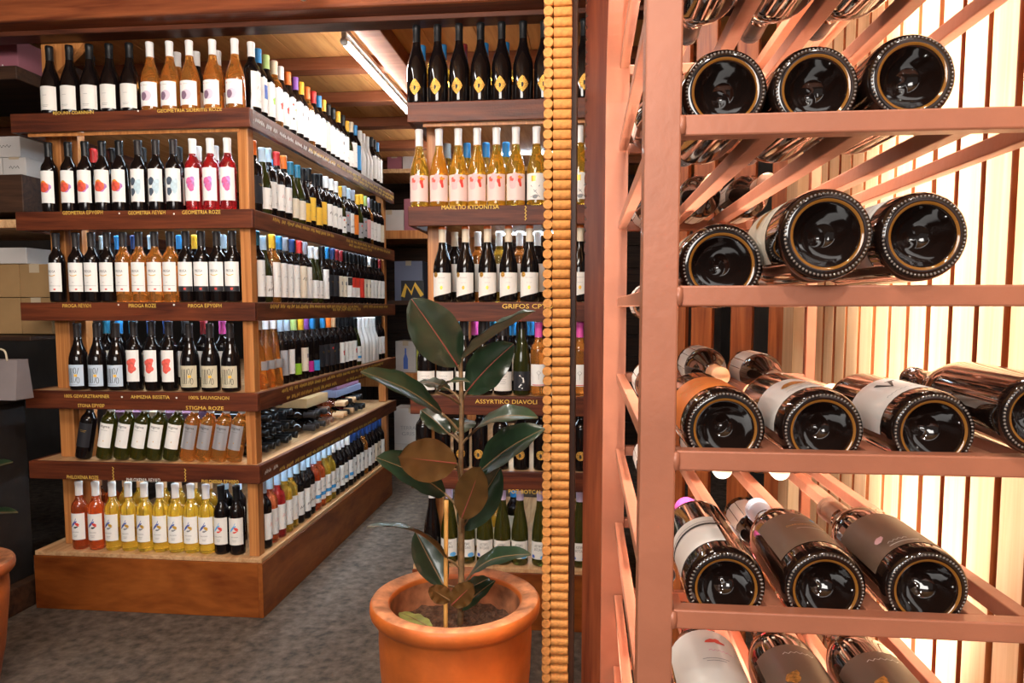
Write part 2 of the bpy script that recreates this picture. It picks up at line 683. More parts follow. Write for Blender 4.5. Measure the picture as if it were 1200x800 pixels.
ART = {
    'plain': lambda h: lines(h, h * .12, 1, .018) + lines(h, -h * .30, 2, .03),
    'three_lines': lambda h: lines(h, h * .2, 3, .03) + lines(h, -h * .25, 2, .02),
    'sphere': lambda h: [(C['ink_lilac'], moved(blob2d(.021, .021, .06, 2), .002, -h * .08)), (C['ink_plum'], moved(blob2d(.013, .018, .1, 4), -.010, -h * .10)),
                         (C['ink_red'], moved(rect2d(.005, .004, 2), -.024, h * .36))] + lines(h, h * .36, 1, .02),
    'sun': lambda h: [(C['ink_mauve'], moved(blob2d(.022, .022, .3, 8), .005, -h * .03)), (C['ink_orange'], moved(blob2d(.020, .020, .2, 9), -.001, h * .04)), (C['ink_vermilion'], moved(blob2d(.0225, .0225, .10, 3), -.003, -h * .02))],
    'tears': lambda h: [(C['ink_ice'], moved(blob2d(.017, .028, .35, 6), .013, -h * .03)), (C['ink_slate'], moved(blob2d(.014, .017, .15, 2), -.009, h * .12)), (C['ink_slate'], moved(blob2d(.011, .018, .2, 4), -.009, -h * .20))],
    'petals': lambda h: [(C['ink_mauve'], moved(blob2d(.019, .028, .3, 6), .004, h * .02)), (C['ink_rose'], moved(blob2d(.012, .016, .3, 3), -.005, h * .10)), (C['ink_rose'], moved(blob2d(.014, .016, .3, 5), .004, -h * .08))],
    'coral': lambda h: [(C['ink_coral'], moved(blob2d(.020, .021, .35, 1), .0, h * .10)), (C['ink_coral'], moved(blob2d(.017, .019, .3, 4), .002, -h * .10))],
    'piroga': lambda h: [(C['ink'], moved(fit_text('PIROGA', .034, .011), 0, h * .20)), (C['ink_gold'], moved(stroke2d([(-.016, .003), (-.006, -.002), (.006, -.002), (.016, .002)], .003), .0, h * .06)),
                         (C['ink_red'], moved(rect2d(.009, .006, 3), .012, -h * .42)), (C['ink_grey'], moved(rect2d(.07, .0012, 12), 0, -h * .30))] + lines(h, -h * .18, 1, .008),
    'piroga_band': lambda h: [(C['ink'], moved(fit_text('PIROGA', .034, .011), 0, h * .20)), (C['ink_gold'], moved(stroke2d([(-.016, .003), (-.006, -.002), (.006, -.002), (.016, .002)], .003), .0, h * .06)),
                              (C['black'], moved(rect2d(.0805, h * .18, 14), 0, -h * .41)), (C['ink_red'], moved(rect2d(.010, .009, 3), .008, -h * .41))],
    'hundred': lambda h: hundred(h, C['ink']),
    'stigma': lambda h: [(C['ink'], moved(fit_text('stigma', .044, .014), 0, h * .36)), (C['ink_gold'], moved(blob2d(.002, .003, 0, 1, 8, 1), .004, -h * .22))] + lines(h, h * .22, 1, .03),
    'bird_red': lambda h: birds(h, C['ink_blue'], C['ink_red'], C['ink']),
    'bird_gold': lambda h: birds(h, C['ink_blue'], C['ink_gold'], C['ink_grey']),
    'bird_sky': lambda h: birds(h, C['ink_sky'], C['ink_red'], C['ink_red']),
    'none_dark': lambda h: lines(h, h * .2, 2, .03, m='ink_gold'),
    'blotch_pink': lambda h: [(C['pink'], moved(blob2d(.020, .030, .5, 2), -.012, h * .24)), (C['ink_red'], moved(blob2d(.008, .020, .5, 5), .016, h * .22)), (C['ink_coral'], moved(blob2d(.008, .010, .6, 9), -.02, h * .30)),
                              (C['ink_orange'], moved(blob2d(.010, .006, .5, 7), .018, h * .36))],
    'hourglass': lambda h: [(C['ink_gold'], moved(rect2d(.018, .022, 3), -.006, h * .30)), (C['ink_grey'], stroke2d([(-.018, h * .05), (.0, -h * .18), (-.018, -h * .40)], .003)),
                            (C['ink_grey'], stroke2d([(.020, h * .05), (.002, -h * .18), (.020, -h * .40)], .003)), (C['ink_grey'], moved(blob2d(.012, .008, .2, 2), .001, -h * .38))],
    'shield': lambda h: [(C['ink_grey'], moved(squiggle(.03, .005), 0, h * .30)), (C['ink_grey'], moved(squiggle(.022, .004), 0, h * .10)), (C['ink_gold'], moved(blob2d(.006, .008, .1, 2, 10, 2), 0, -h * .10))],
    'moon': lambda h: [(C['white'], stroke2d([(-.010, h * .30), (.006, h * .14), (.008, -h * .05), (-.004, -h * .2), (-.012, -h * .3), (.004, -h * .38)], .006))],
    'tree': lambda h: [(C['ink_grey'], stroke2d([(0, -h * .2), (0, 0), (-.006, h * .1)], .0015)), (C['ink_grey'], stroke2d([(0, 0), (.008, h * .1)], .0015)), (C['ink_grey'], stroke2d([(-.010, h * .1), (0, h * .2), (.010, h * .1)], .0012)),
                       (C['ink_red'], moved(rect2d(.06, .003, 8), 0, -h * .45))],
    'pebble': lambda h: [(C['ink'], moved(fit_text('ΑΣΠΡΟ', .034, .011), -.002, h * .26)), (C['ink'], moved(fit_text('ΒΟΤΣΑΛΟ', .040, .011), 0, h * .06)), (C['ink_sky'], moved(blob2d(.014, .010, .1, 3), .022, -h * .38)),
                         (C['ink_blue'], moved(blob2d(.008, .008, .1, 3), -.026, -h * .36))],
    'letter_text': lambda h: [(C['ink_grey'], moved(squiggle(.035, .006), 0, h * .25))] + lines(h, h * .1, 4, .03),
    'red_fig': lambda h: [(C['ink_red'], moved(blob2d(.012, .016, .5, 2), 0, h * .0))],
    'green_fig': lambda h: [(C['green'], moved(blob2d(.012, .016, .5, 2), 0, h * .0))],
    'blue_fig': lambda h: [(C['ink_blue'], moved(rect2d(.028, h * .4, 5), 0, h * .1))],
    'red_band': lambda h: [(C['red'], moved(rect2d(.075, h * .5, 10), 0, h * .25))],
    'black_top': lambda h: [(C['ink'], moved(rect2d(.074, h * .4, 10), 0, h * .28)), (C['white'], stroke2d([(-.02, h * .15), (.0, h * .35), (.02, h * .2)], .003))],
    'dots': lambda h: [(C[m], moved(blob2d(.006, .006, .3, i, 9, 1), (i % 3 - 1) * .018, h * (.3 - .15 * i))) for i, m in enumerate(('ink_red', 'ink_gold', 'ink_blue', 'ink'))],
    'kappa': lambda h: [(C['ink'], moved(squiggle(.05, .02), 0, h * .1))],
    'script': lambda h: [(C['ink_grey'], moved(scribble2d(.04, .012, 3, .0016), 0, h * .1))] + lines(h, -h * .25, 3, .02),
    'wave': lambda h: [(C['sky'], moved(rect2d(.072, h * .16, 10), 0, -h * .22)), (C['ink'], moved(scribble2d(.04, .010, 5, .002), 0, h * .1))],
    'dark_wave': lambda h: [(C['ink'], moved(scribble2d(.05, .018, 8, .004), 0, -h * .15))] + lines(h, h * .2, 2, .03),
    'house': lambda h: [(C['ink_grey'], moved(rect2d(.02, .02, 3), 0, h * .15))] + lines(h, -h * .2, 2, .03),
    'serif': lambda h: [(C['ink_red'], moved(scribble2d(.03, .02, 11, .002), 0, h * .05))] + lines(h, -h * .3, 2, .02),
}


def bottle(sh, g, cap, label, art, M, text, group, lab=None, top=None, slant=0.0, half=None, extra=None, cat='wine bottle'):
    o = link('wine_bottle', body_mesh(sh, g))
    o.matrix_basis = M
    tag(o, text, cat, group)
    if cap:
        link('capsule', cap_mesh(sh, cap, top), o)
    if label:
        p = link('paper_label', label_mesh(sh, C[label] if isinstance(label, str) else label, lab, half, slant), o)
        if art:
            link('label_print', print_mesh(sh, art, lab), p)['kind'] = 'stuff'
    if extra:
        extra(o, sh)
    return o


def stand(x, y, z, face=0.0, lean=0.0, jitter=True):
    s = RNG.uniform(-.12, .12) if jitter else 0
    M = Matrix.Translation((x, y, z))
    if lean:
        M = M @ Matrix.Rotation(lean, 4, 'Y')
    return M @ Matrix.Rotation(face + s, 4, 'Z')

# ------------------------------------------------------------------ woods and room surfaces
W_FASCIA = wood('wood_fascia_mahogany', (0.055, 0.012, 0.006), (0.16, 0.038, 0.013), 'x', 0.50, 0.06, bump=0.35)
W_FASCIA_Y = wood('wood_fascia_mahogany_side', (0.06, 0.016, 0.008), (0.18, 0.055, 0.022), 'y', 0.50, 0.06, bump=0.35)
W_POST = wood('wood_post_honey', (0.34, 0.115, 0.032), (0.58, 0.245, 0.075), 'z', 0.4, 0.25, scale=14, stretch=40)
W_SHELF = wood('wood_shelf_pale', (0.42, 0.22, 0.095), (0.66, 0.42, 0.22), 'y', 0.5, 0.1)
W_PLINTH = wood('wood_plinth_walnut', (0.15, 0.032, 0.006), (0.31, 0.088, 0.016), 'x', 0.42, 0.15, scale=3.0, stretch=4)
W_PLINTH_Y = wood('wood_plinth_walnut_side', (0.15, 0.034, 0.007), (0.32, 0.095, 0.019), 'y', 0.42, 0.15, scale=3.0, stretch=4)
W_BEAM = wood('wood_beam_mahogany', (0.13, 0.030, 0.012), (0.30, 0.085, 0.030), 'x', 0.42, 0.3, scale=6)
W_BEAM_DARK = wood('wood_beam_dark', (0.06, 0.018, 0.010), (0.14, 0.042, 0.020), 'x', 0.42, 0.3, scale=6)
W_CROSS = wood('wood_cross_beam', (0.24, 0.075, 0.032), (0.36, 0.13, 0.06), 'x', 0.5, 0.1, scale=6)
W_CEIL = wood('wood_ceiling_plank', (0.56, 0.26, 0.085), (0.76, 0.41, 0.15), 'y', 0.55, 0.05, scale=5)
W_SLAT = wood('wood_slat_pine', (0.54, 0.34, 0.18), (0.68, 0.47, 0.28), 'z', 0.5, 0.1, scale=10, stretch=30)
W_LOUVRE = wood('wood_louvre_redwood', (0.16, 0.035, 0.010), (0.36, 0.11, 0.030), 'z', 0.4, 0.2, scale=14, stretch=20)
W_REDPOST = wood('wood_post_redwood', (0.12, 0.025, 0.010), (0.28, 0.075, 0.026), 'z', 0.4, 0.25, scale=8, stretch=18)
W_DARK = wood('wood_dark_wenge', (0.022, 0.010, 0.007), (0.06, 0.025, 0.014), 'z', 0.45, 0.15)
W_DARK_X = wood('wood_dark_wenge_x', (0.030, 0.015, 0.010), (0.075, 0.036, 0.020), 'x', 0.5, 0.1)
M_COPPER = plain('copper_paint', (0.36, 0.130, 0.072), 0.42, metal=0.10, coat=0.15, var=0.10, scale=14, bump=0.10, bscale=90)
M_CORK = plain('cork_body', (0.52, 0.225, 0.055), 0.75, var=0.22, scale=120, bump=0.3, bscale=380)
M_FLOOR = plain('floor_concrete', (0.095, 0.070, 0.052), 0.9, var=0.55, scale=26, bump=0.9, bscale=120)
M_PLASTER = plain('wall_plaster_dark', (0.055, 0.042, 0.034), 0.8, var=0.2, scale=4)
M_TUBE = plain('led_tube_glow', (1, 1, 1), 0.4, emit=((1.0, 0.97, 0.93), 45.0))
M_STRIP = plain('led_strip_glow', (1, 1, 1), 0.4, emit=((0.62, 0.82, 1.0), 36.0))
M_STEEL = plain('painted_steel_white', (0.7, 0.68, 0.64), 0.4)

def speckled(base, name, wt):
    m = base.copy()
    m.name = name
    nt = m.node_tree
    b = nt.nodes['Principled BSDF']
    tc = nt.nodes.new('ShaderNodeTexCoord')
    n = nt.nodes.new('ShaderNodeTexNoise')
    n.inputs['Scale'].default_value = 150
    n.inputs['Detail'].default_value = 3
    bp = nt.nodes.new('ShaderNodeBump')
    bp.inputs['Strength'].default_value = 0.9
    bp.inputs['Distance'].default_value = 0.004
    nt.links.new(tc.outputs['Object'], n.inputs['Vector'])
    nt.links.new(n.outputs['Fac'], bp.inputs['Height'])
    nt.links.new(bp.outputs['Normal'], b.inputs['Coat Normal'])
    b.inputs['Coat Weight'].default_value = wt
    b.inputs['Coat Roughness'].default_value = 0.06
    return m


W_FASCIA_S = speckled(W_FASCIA, 'wood_fascia_varnished', 0.3)
W_FASCIA_YS = speckled(W_FASCIA_Y, 'wood_fascia_varnished_side', 0.8)
Y0 = 2.95
ZT = [CAM_H + q for q in (0.825, 0.410, 0.020, -0.367, -0.682, -1.091)]    # tops of the six tiers
XL, XR = -2.465, -1.393
YF = 5.22

# ------------------------------------------------------------------ room
ZC = CAM_H + 1.275
floor = struct(box('floor', -4.6, 1.4, -2.2, 7.4, -0.1, 0.0, M_FLOOR, bev=0))
ceil = struct(link('ceiling', finish_bm('ceiling', (lambda bm: (add_box(bm, -4.6, 1.4, -2.2, 7.4, ZC + .03, ZC + .10), bm)[1])(bmesh.new()), W_DARK_X)))
for i in range(25):
    x0 = -4.6 + i * .24
    box('plank', x0, x0 + .2365, -1.0, 7.38, ZC, ZC + .028, W_CEIL, ceil, bev=.002)
for y in (3.70, 4.29, 4.87, 5.55, 6.3):
    box('cross_beam', -4.55, 1.3, y, y + .10, ZC - .062, ZC - .001, W_CROSS, ceil, bev=.004)
box('long_beam', -1.02, -0.90, 3.05, 7.2, ZC - .075, ZC - .002, W_CROSS, ceil, bev=.004)
for y in (3.70, 4.29):
    box('beam_bracket', -0.90, -0.78, y - .004, y + .104, ZC - .068, ZC - .001, W_CROSS, ceil, bev=.002)

bk = struct(box('wall_back', -4.6, 1.4, 7.2, 7.3, 0.0, ZC, M_PLASTER, bev=0))
for i in range(12):
    box('plank', -2.2, 0.6, 7.17, 7.198, 0.02 + i * .215, 0.228 + i * .215, W_DARK_X, bk, bev=.003)
struct(box('wall_left', -4.6, -4.5, -2.2, 7.2, 0.0, ZC, M_PLASTER, bev=0))

# beam across the shelf fronts
tb = struct(box('trim_1', -3.6, 0.6, 2.86, 3.04, CAM_H + 1.172, CAM_H + 1.36, W_BEAM, bev=.012))
box('ledge', -3.6, 0.6, 2.955, 3.052, CAM_H + 1.150, CAM_H + 1.171, W_BEAM_DARK, tb, bev=.004)

# slatted wall beside the rack: a pine slat screen that turns the corner as open louvres
wr = struct(box('wall_right', 0.600, 0.64, -0.6, 2.06, 0.0, ZC, W_LOUVRE, bev=0))
sp = 0.0775
k = 0
y = 0.30
while y + .066 < 2.035:
    wid = .0645 if k % 3 else .0610
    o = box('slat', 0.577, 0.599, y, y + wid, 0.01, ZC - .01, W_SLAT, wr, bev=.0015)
    o.data.materials.append(W_LOUVRE)  # darker wood on the edges puts groove shade into colour
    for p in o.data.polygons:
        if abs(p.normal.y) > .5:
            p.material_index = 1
    y += sp
    k += 1
struct(box('wall_side', 1.30, 1.40, 2.11, 7.2, 0.0, ZC, M_PLASTER, bev=0))
wl = struct(box('wall_louvre', 0.03, 0.64, 2.06, 2.10, 0.0, 0.06, W_LOUVRE, bev=.003))
for px in (792, 822, 868, 912):
    x = PY(px, 400, 2.09).x
    o = box('louvre_slat', x - .029, x + .029, 2.06, 2.09, 0.06, ZC - .01, W_LOUVRE, wl, bev=.002)
    o.rotation_euler = (0, 0, math.radians(-24))
box('corner_stile', 0.535, 0.571, 1.95, 2.05, 0.0, ZC - .005, W_SLAT, wl, bev=.002)

# ------------------------------------------------------------------ LED tube lamps
def led_tube(x, y0, y1, z, label):
    t = empty('led_tube_lamp', (x, (y0 + y1) / 2, z))
    tag(t, label, 'ceiling lamp')
    L = y1 - y0
    v, f = tube([Vector((0, -L / 2 + .02, 0)), Vector((0, L / 2 - .02, 0))], .014, 10)
    link('tube', mesh_from('tube', v, f, [M_TUBE, M_STEEL], [1 if len(ff) == 4 and sum(v[q].z for q in ff) / 4 > .0085 else 0 for ff in f], smooth=True), t)
    for s in (-1, 1):
        v, f = tube([Vector((0, s * L / 2, 0)), Vector((0, s * (L / 2 - .02), 0))], .016, 10)
        link('end_cap', mesh_from('end_cap', v, f, M_STEEL, smooth=True), t)
        box('lamp_holder', x - .010, x + .010, (y0 + y1) / 2 + s * (L / 2 - .012) - .008, (y0 + y1) / 2 + s * (L / 2 - .012) + .008, z + .0165, z + .0395, M_STEEL, t, .001)
    box('batten', x - .011, x + .011, y0, y1, z + .040, z + .062, M_STEEL, t, .003)
    return t


led_tube(-1.065, 3.18, 4.36, ZC - .115, 'bright LED tube on the ceiling above the aisle between shelves')
led_tube(-1.065, 1.55, 2.73, ZC - .115, 'LED tube lamp in front of the cross beam')  # lamp added to light the shelf fronts
led_tube(-1.065, 5.0, 6.18, ZC - .115, 'LED tube lamp at the far end of the aisle ceiling')  # lamp added to brighten the far boxes, mostly hidden

# ------------------------------------------------------------------ shelving units
def shelving(name, key, label, xl, xr, y0, yf):
    u = empty(name, ((xl + xr) / 2, (y0 + yf) / 2, 0))
    tag(u, label, 'shelving')
    for i, z in enumerate(ZT[:5]):
        box('shelf_board', xl + .02, xr - .023, y0 + .023, yf - .023, z - .020, z, W_SHELF, u, .001)
        f = box('shelf_edge', xl, xr, y0, y0 + .022, z - .078, z + .001, W_FASCIA_S if i == 0 else W_FASCIA, u, .003)
        s = box('shelf_edge', xr - .022, xr, y0 + .0225, yf, z - .078, z + .001, W_FASCIA_YS if i == 0 else W_FASCIA_Y, u, .003)
        box('shelf_edge', xl, xl + .02, y0 + .0225, yf, z - .078, z + .001, W_FASCIA_Y, u, .003)
        FASCIA[(key, i)] = (f, s)
        # lighter rail tucked under the edge
        if i == 0:
            box('under_rail', xl + .06, xr - .06, y0 + .0225, y0 + .034, z - .092, z - .0785, W_POST, u, .001)
        for yy in (y0 + .20,) + (() if key == 1 else (yf - .4,)):
            box('light_strip', xl + .25, xr - .25, yy, yy + .015, z - .0285, z - .0205, M_STRIP, u, .001)
    for z in ZT[:5] if key == 1 else []:
        box('light_strip', xr - .056, xr - .042, y0 + .12, yf - .25, z - .0285, z - .0205, M_STRIP, u, .001)
    z = ZT[5]
    box('plinth_top', xl + .004, xr - .004, y0 + .004, yf - .15, z - .020, z, W_SHELF, u, .002)
    FASCIA[(key, 5)] = (box('plinth_panel', xl, xr - .022, y0, y0 + .022, 0.001, z - .0205, W_PLINTH, u, .002),
                         box('plinth_panel', xr - .022, xr, y0, yf - .15, 0.001, z - .0205, W_PLINTH_Y, u, .002))
    box('plinth_panel', xl, xl + .02, y0 + .0225, yf - .15, 0.001, z - .0205, W_PLINTH_Y, u, .002)
    return u


FASCIA = {}
s1 = shelving('display_shelf', 1, 'tall mahogany-edged wine shelving with six tiers along the aisle', XL, XR, Y0, YF)


def post(u, x0, x1, y0, y1, i_top, i_bot):
    """one length of post between two tiers"""
    z1 = (CAM_H + 1.150) if i_top < 0 else ZT[i_top] - .0205
    z0 = ZT[i_bot] + .0005
    box('post', x0, x1, y0, y1, z0, z1, W_POST, u, .003)


for i in range(-1, 5):
    post(s1, XL + .075, XL + .145, Y0 + .106, Y0 + .156, i, i + 1)
    if i >= 0:
        post(s1, XL + .168, XL + .222, Y0 + .112, Y0 + .162, i, i + 1)
        post(s1, XR - .072, XR - .026, Y0 + .030, Y0 + .085, i, i + 1)
        post(s1, XR - .10, XR - .045, YF - .12, YF - .06, i, i + 1)
        post(s1, XL + .03, XL + .09, YF - .12, YF - .06, i, i + 1)
# bracket between the post and the beam
v = [(0, 0, 0), (.13, 0, 0), (.10, 0, -.035), (.0, 0, -.12)]
bm = bmesh.new()
lo = [bm.verts.new((a, 0, c)) for a, b, c in v]
hi = [bm.verts.new((a, .035, c)) for a, b, c in v]
bm.faces.new(lo)
bm.faces.new(hi[::-1])
for a in range(4):
    b = (a + 1) % 4
    bm.faces.new((lo[a], hi[a], hi[b], lo[b]))
br = link('post_bracket', finish_bm('post_bracket', bm, W_POST), s1)
br.location = Vector((XL + .1455, Y0 + .106, CAM_H + 1.149)) - s1.location

X2L, X2R = PY(478, 240, Y0).x, PY(735, 240, Y0).x
s2 = shelving('display_shelf', 2, 'mahogany-edged wine shelving behind the potted rubber plant', X2L, X2R, Y0 + .001, 4.25)
for i in range(0, 5):
    post(s2, X2L + .055, X2L + .115, Y0 + .112, Y0 + .162, i, i + 1)
    post(s2, X2L + .055, X2L + .115, 4.05, 4.10, i, i + 1)
    post(s2, X2R - .09, X2R - .03, Y0 + .112, Y0 + .162, i, i + 1)


def board_text(parent, s, cx_px, cy_px, w_px, h, mat='chalk_yellow'):
    c = PY(cx_px, cy_px, Y0)
    w = w_px / 850 * (Y0 + .1) * .99
    vv, ff = fit_text(s, w, h)
    m = mesh_from('chalk_lettering', [(x, 0, yv) for x, yv in vv], ff, C[mat])
    o = link('chalk_lettering', m, parent)
    o.location = Vector((c.x, Y0 - .0012, c.z)) - parent.location - parent.parent.location
    return o


TXT = [(0, 'REOUNH COANNHN', 86, 132, 52, .014), (0, 'GEOMETRIA SIDERITIS ROZE', 222, 129, 80, .014),
       (1, 'GEOMETRIA ΕΡΥΘΡΗ', 97, 249, 52, .016), (1, 'GEOMETRIA ΛΕΥΚΗ', 172, 249, 47, .016), (1, 'GEOMETRIA ROZE', 236, 248.5, 48, .016),
       (2, 'PIROGA ΛΕΥΚΗ', 90, 358, 37, .016), (2, 'PIROGA ROZE', 167, 358, 35, .016), (2, 'PIROGA ΕΡΥΘΡΗ', 240, 358, 42, .016),
       (3, '100% GEWURZTRAMINER', 102, 464, 59, .015), (3, 'AHMIZHA BISSETIA', 176, 465, 50, .015), (3, '100% SAUVIGNON', 245, 466, 51, .015),
       (3, 'STONA ΕΡΥΘΡ', 107, 475, 35, .016), (3, 'STIGMA ROZE', 240, 478, 48, .016),
       (4, 'PHILOXENIA ROZE', 97, 559, 42, .016), (4, 'PHILOXENIA ΛΕΥΚΟ', 168, 562, 44, .016), (4, 'PHILOXENIA ΕΡΥΘΡΟ', 258, 564, 47, .016)]
for i, s, cx_, cy_, w_, h_ in TXT:
    board_text(FASCIA[(1, i)][0], s, cx_, cy_, w_, h_, 'chalk_white' if s == 'PHILOXENIA ΛΕΥΚΟ' else 'chalk_yellow')
for i, s, cx_, cy_, w_, h_ in [(1, 'MARILTIO KYDONITSA', 551, 242.5, 66, .017), (2, 'GRIFOS CPYΘ', 618, 358.5, 58, .020), (3, 'ASSYRTIKO DIAVOLI', 593, 470.5, 72, .017), (4, 'POZ BOTCALO', 618, 576, 44, .017)]:
    board_text(FASCIA[(2, i)][0], s, cx_, cy_, w_, h_)


def dot_on(parent, px, py, r=.004):
    c = PY(px, py, Y0)
    vv, ff = blob2d(r, r, 0, 1, 8, 1)
    o = link('chalk_dot', mesh_from('chalk_dot', [(a, 0, b) for a, b in vv], ff, C['chalk_white']), parent)
    o.location = Vector((c.x, Y0 - .0012, c.z)) - parent.location - parent.parent.location


for i, px, py in [(0, 162, 130), (1, 140, 250), (1, 204, 250.5), (2, 139, 357), (2, 204, 357), (3, 143, 465), (3, 207, 466)]:
    dot_on(FASCIA[(1, i)][0], px, py)
for px, py0, py1, u, i in [(132.5, 547, 562, 1, 4), (217, 549, 564, 1, 4), (616, 241, 258, 2, 1)]:
    a, b = PY(px, py0, Y0), PY(px, py1, Y0)
    n = 8
    vv, ff = stroke2d([((q % 2 - .5) * .006, (b.z - a.z) * q / n) for q in range(n + 1)], .003)
    fa = FASCIA[(u, i)][0]
    o = link('chalk_squiggle', mesh_from('chalk_squiggle', [(p, 0, q) for p, q in vv], ff, C['chalk_yellow']), fa)
    o.location = Vector((a.x, Y0 - .0012, a.z)) - fa.location - fa.parent.location
# chalk scrawl along the aisle side of the first unit
for i, segs in {0: [(3.0, 4.0, 0.0, 'chalk_white'), (3.6, 5.15, .006, 'chalk_yellow'), (4.3, 5.15, -.016, 'chalk_yellow')], 1: [(3.15, 3.95, .02, 'chalk_yellow'), (4.15, 5.1, .018, 'chalk_yellow'), (4.2, 4.6, -.004, 'chalk_yellow')],
                2: [(3.1, 4.3, .022, 'chalk_yellow'), (3.9, 4.35, .006, 'chalk_yellow'), (4.45, 5.0, .022, 'chalk_yellow')], 3: [(3.2, 4.9, .020, 'chalk_yellow'), (3.25, 3.9, -.018, 'chalk_yellow'), (4.1, 4.6, -.02, 'chalk_yellow')],
                4: [(3.0, 3.15, .0, 'chalk_white'), (3.15, 4.7, -.022, 'chalk_yellow')]}.items():
    sd = FASCIA[(1, i)][1]
    for n, (ya, yb, dz, mt) in enumerate(segs):
        vv, ff = scribble2d(yb - ya, .021, i * 10 + n, .0058)
        o = link('chalk_scrawl', mesh_from('chalk_scrawl', [(0, p, q) for p, q in vv], ff, C[mt]), sd)
        o['kind'] = 'stuff'
        o.location = Vector((XR + .0012, (ya + yb) / 2, ZT[i] - .038 + dz)) - sd.location - s1.location

# ------------------------------------------------------------------ bottles on the short end of the first unit
YB = Y0 + .062
E = 'on the short end of the aisle shelving'
TN = ['top tier', 'second tier', 'third tier', 'fourth tier', 'fifth tier', 'bottom tier']


def end_row(i, pxs, sh, g, cap, lb, art, text, ybase, lean=0, y=YB, **kw):
    for px in pxs:
        p = PY(px, ybase, y)
        bottle(sh, g, cap, lb, art, stand(p.x, y, ZT[i] + .0024 + (abs(math.sin(lean)) * SHAPES[sh]['R'] if lean else 0), 0, lean), text, text_group(i, text), **kw)


def text_group(i, text):
    return 'bottles on the %s of the shelving end' % TN[i]


shape('leaner', 0.0345, 0.280, bordeaux(0.0345, 0.280), lab=(0.055, 0.165), half=1.0)
shape('slim', 0.0335, 0.303, bordeaux(0.0335, 0.303), lab=(0.042, 0.168), half=1.2)
end_row(0, (61, 84, 107.5, 130.5, 154), 'burgundy', 'dark', 'black', 'off_white', 'plain', 'dark bottle with plain off-white label on the top tier end', 127, lab=(.018, .118))
end_row(0, (178, 201, 224, 251, 277), 'burgundy', 'rose', 'white', 'white', 'sphere', 'orange rosé bottle with purple circle label on the top tier end', 127, lab=(.022, .122))
end_row(1, (60, 83, 102.5, 122.5, 142.5), 'slim', 'dark', 'black', 'white', 'sun', 'dark bottle with red sun label on the second tier end', 245, lab=(.04, .178))
end_row(1, (164.5, 185, 205.5), 'slim', 'dark', 'charcoal', 'white', 'tears', 'dark bottle with slate and ice-blue teardrop label', 245, lab=(.04, .178))
end_row(1, (228, 248.5, 268.5), 'slim', 'cherry', 'white', 'white', 'petals', 'cherry-red bottle with pink and mauve petal label', 245, lab=(.04, .178))
end_row(2, (69, 92, 110.2, 128.4), 'slim', 'dark', 'charcoal', 'white', 'piroga', 'dark bottle with black-lettered, wholly white label on the third tier end', 353, lab=(.046, .172))
end_row(2, (146.8, 165.2, 183.6, 201.8), 'slim', 'rose', 'charcoal', 'white', 'piroga', 'orange rosé bottle with black capsule and black-lettered label', 353, lab=(.046, .172))
end_row(2, (219.8, 238, 256.2, 274.2), 'slim', 'dark', 'charcoal', 'white', 'piroga_band', 'dark bottle with black-lettered white label ending in a black band', 353, lab=(.046, .172))
end_row(3, (94, 116.5, 139), 'burgundy', 'dark', 'charcoal', 'pale_blue', 'hundred', 'dark bottle with pale blue label marked 100%', 459, lab=(.018, .112))
end_row(3, (159.5, 180.5, 200.5), 'slim', 'dark', 'charcoal', 'white', 'coral', 'dark bottle with narrow white label and coral red blot', 459, lab=(.040, .178), half=1.0)
end_row(3, (224, 248, 271.5), 'burgundy', 'dark', 'charcoal', 'beige', 'hundred', 'dark bottle with beige label marked 100%', 459, lab=(.018, .112))
end_row(4, (98,), 'leaner', 'dark', 'charcoal', 'black', 'none_dark', 'black-labelled dark bottle leaning at the row\'s start', 541, .20)
end_row(4, (122.5, 143, 162, 180.5, 200.5), 'leaner', 'green', 'white', 'white', 'stigma', 'leaning green bottle with white black-lettered label and white capsule', 541, .20)
end_row(4, (219.5, 237.8, 256, 274.2), 'leaner', 'rose', 'white', 'silver', 'stigma', 'leaning orange rosé bottle with silver label', 541, .20)
end_row(5, (96, 115.2), 'bordeaux', 'coral', 'white', 'white', 'bird_red', 'coral rosé bottle with blue and red bird label', 648, lab=(.045, .165))
end_row(5, (134.6, 153.2, 171.8, 190, 208, 226, 243.6), 'bordeaux', 'straw', 'white', 'white', 'bird_gold', 'yellow white-wine bottle with blue and gold bird label', 648, lab=(.045, .165))
end_row(5, (261.3, 279), 'slim', 'dark', 'black', 'off_white', 'bird_sky', 'dark red-wine bottle with sky-blue bird label', 649, lab=(.045, .165))


# second and third rows, of which little more than the necks show
BACK = []


def back_row(i, specs, dy, u='end'):
    for px, sh, g, cap in specs:
        y = YB + dy
        BACK.append((sh, g, cap, stand(PY(px, 300, y).x, y, ZT[i] + .0024)))


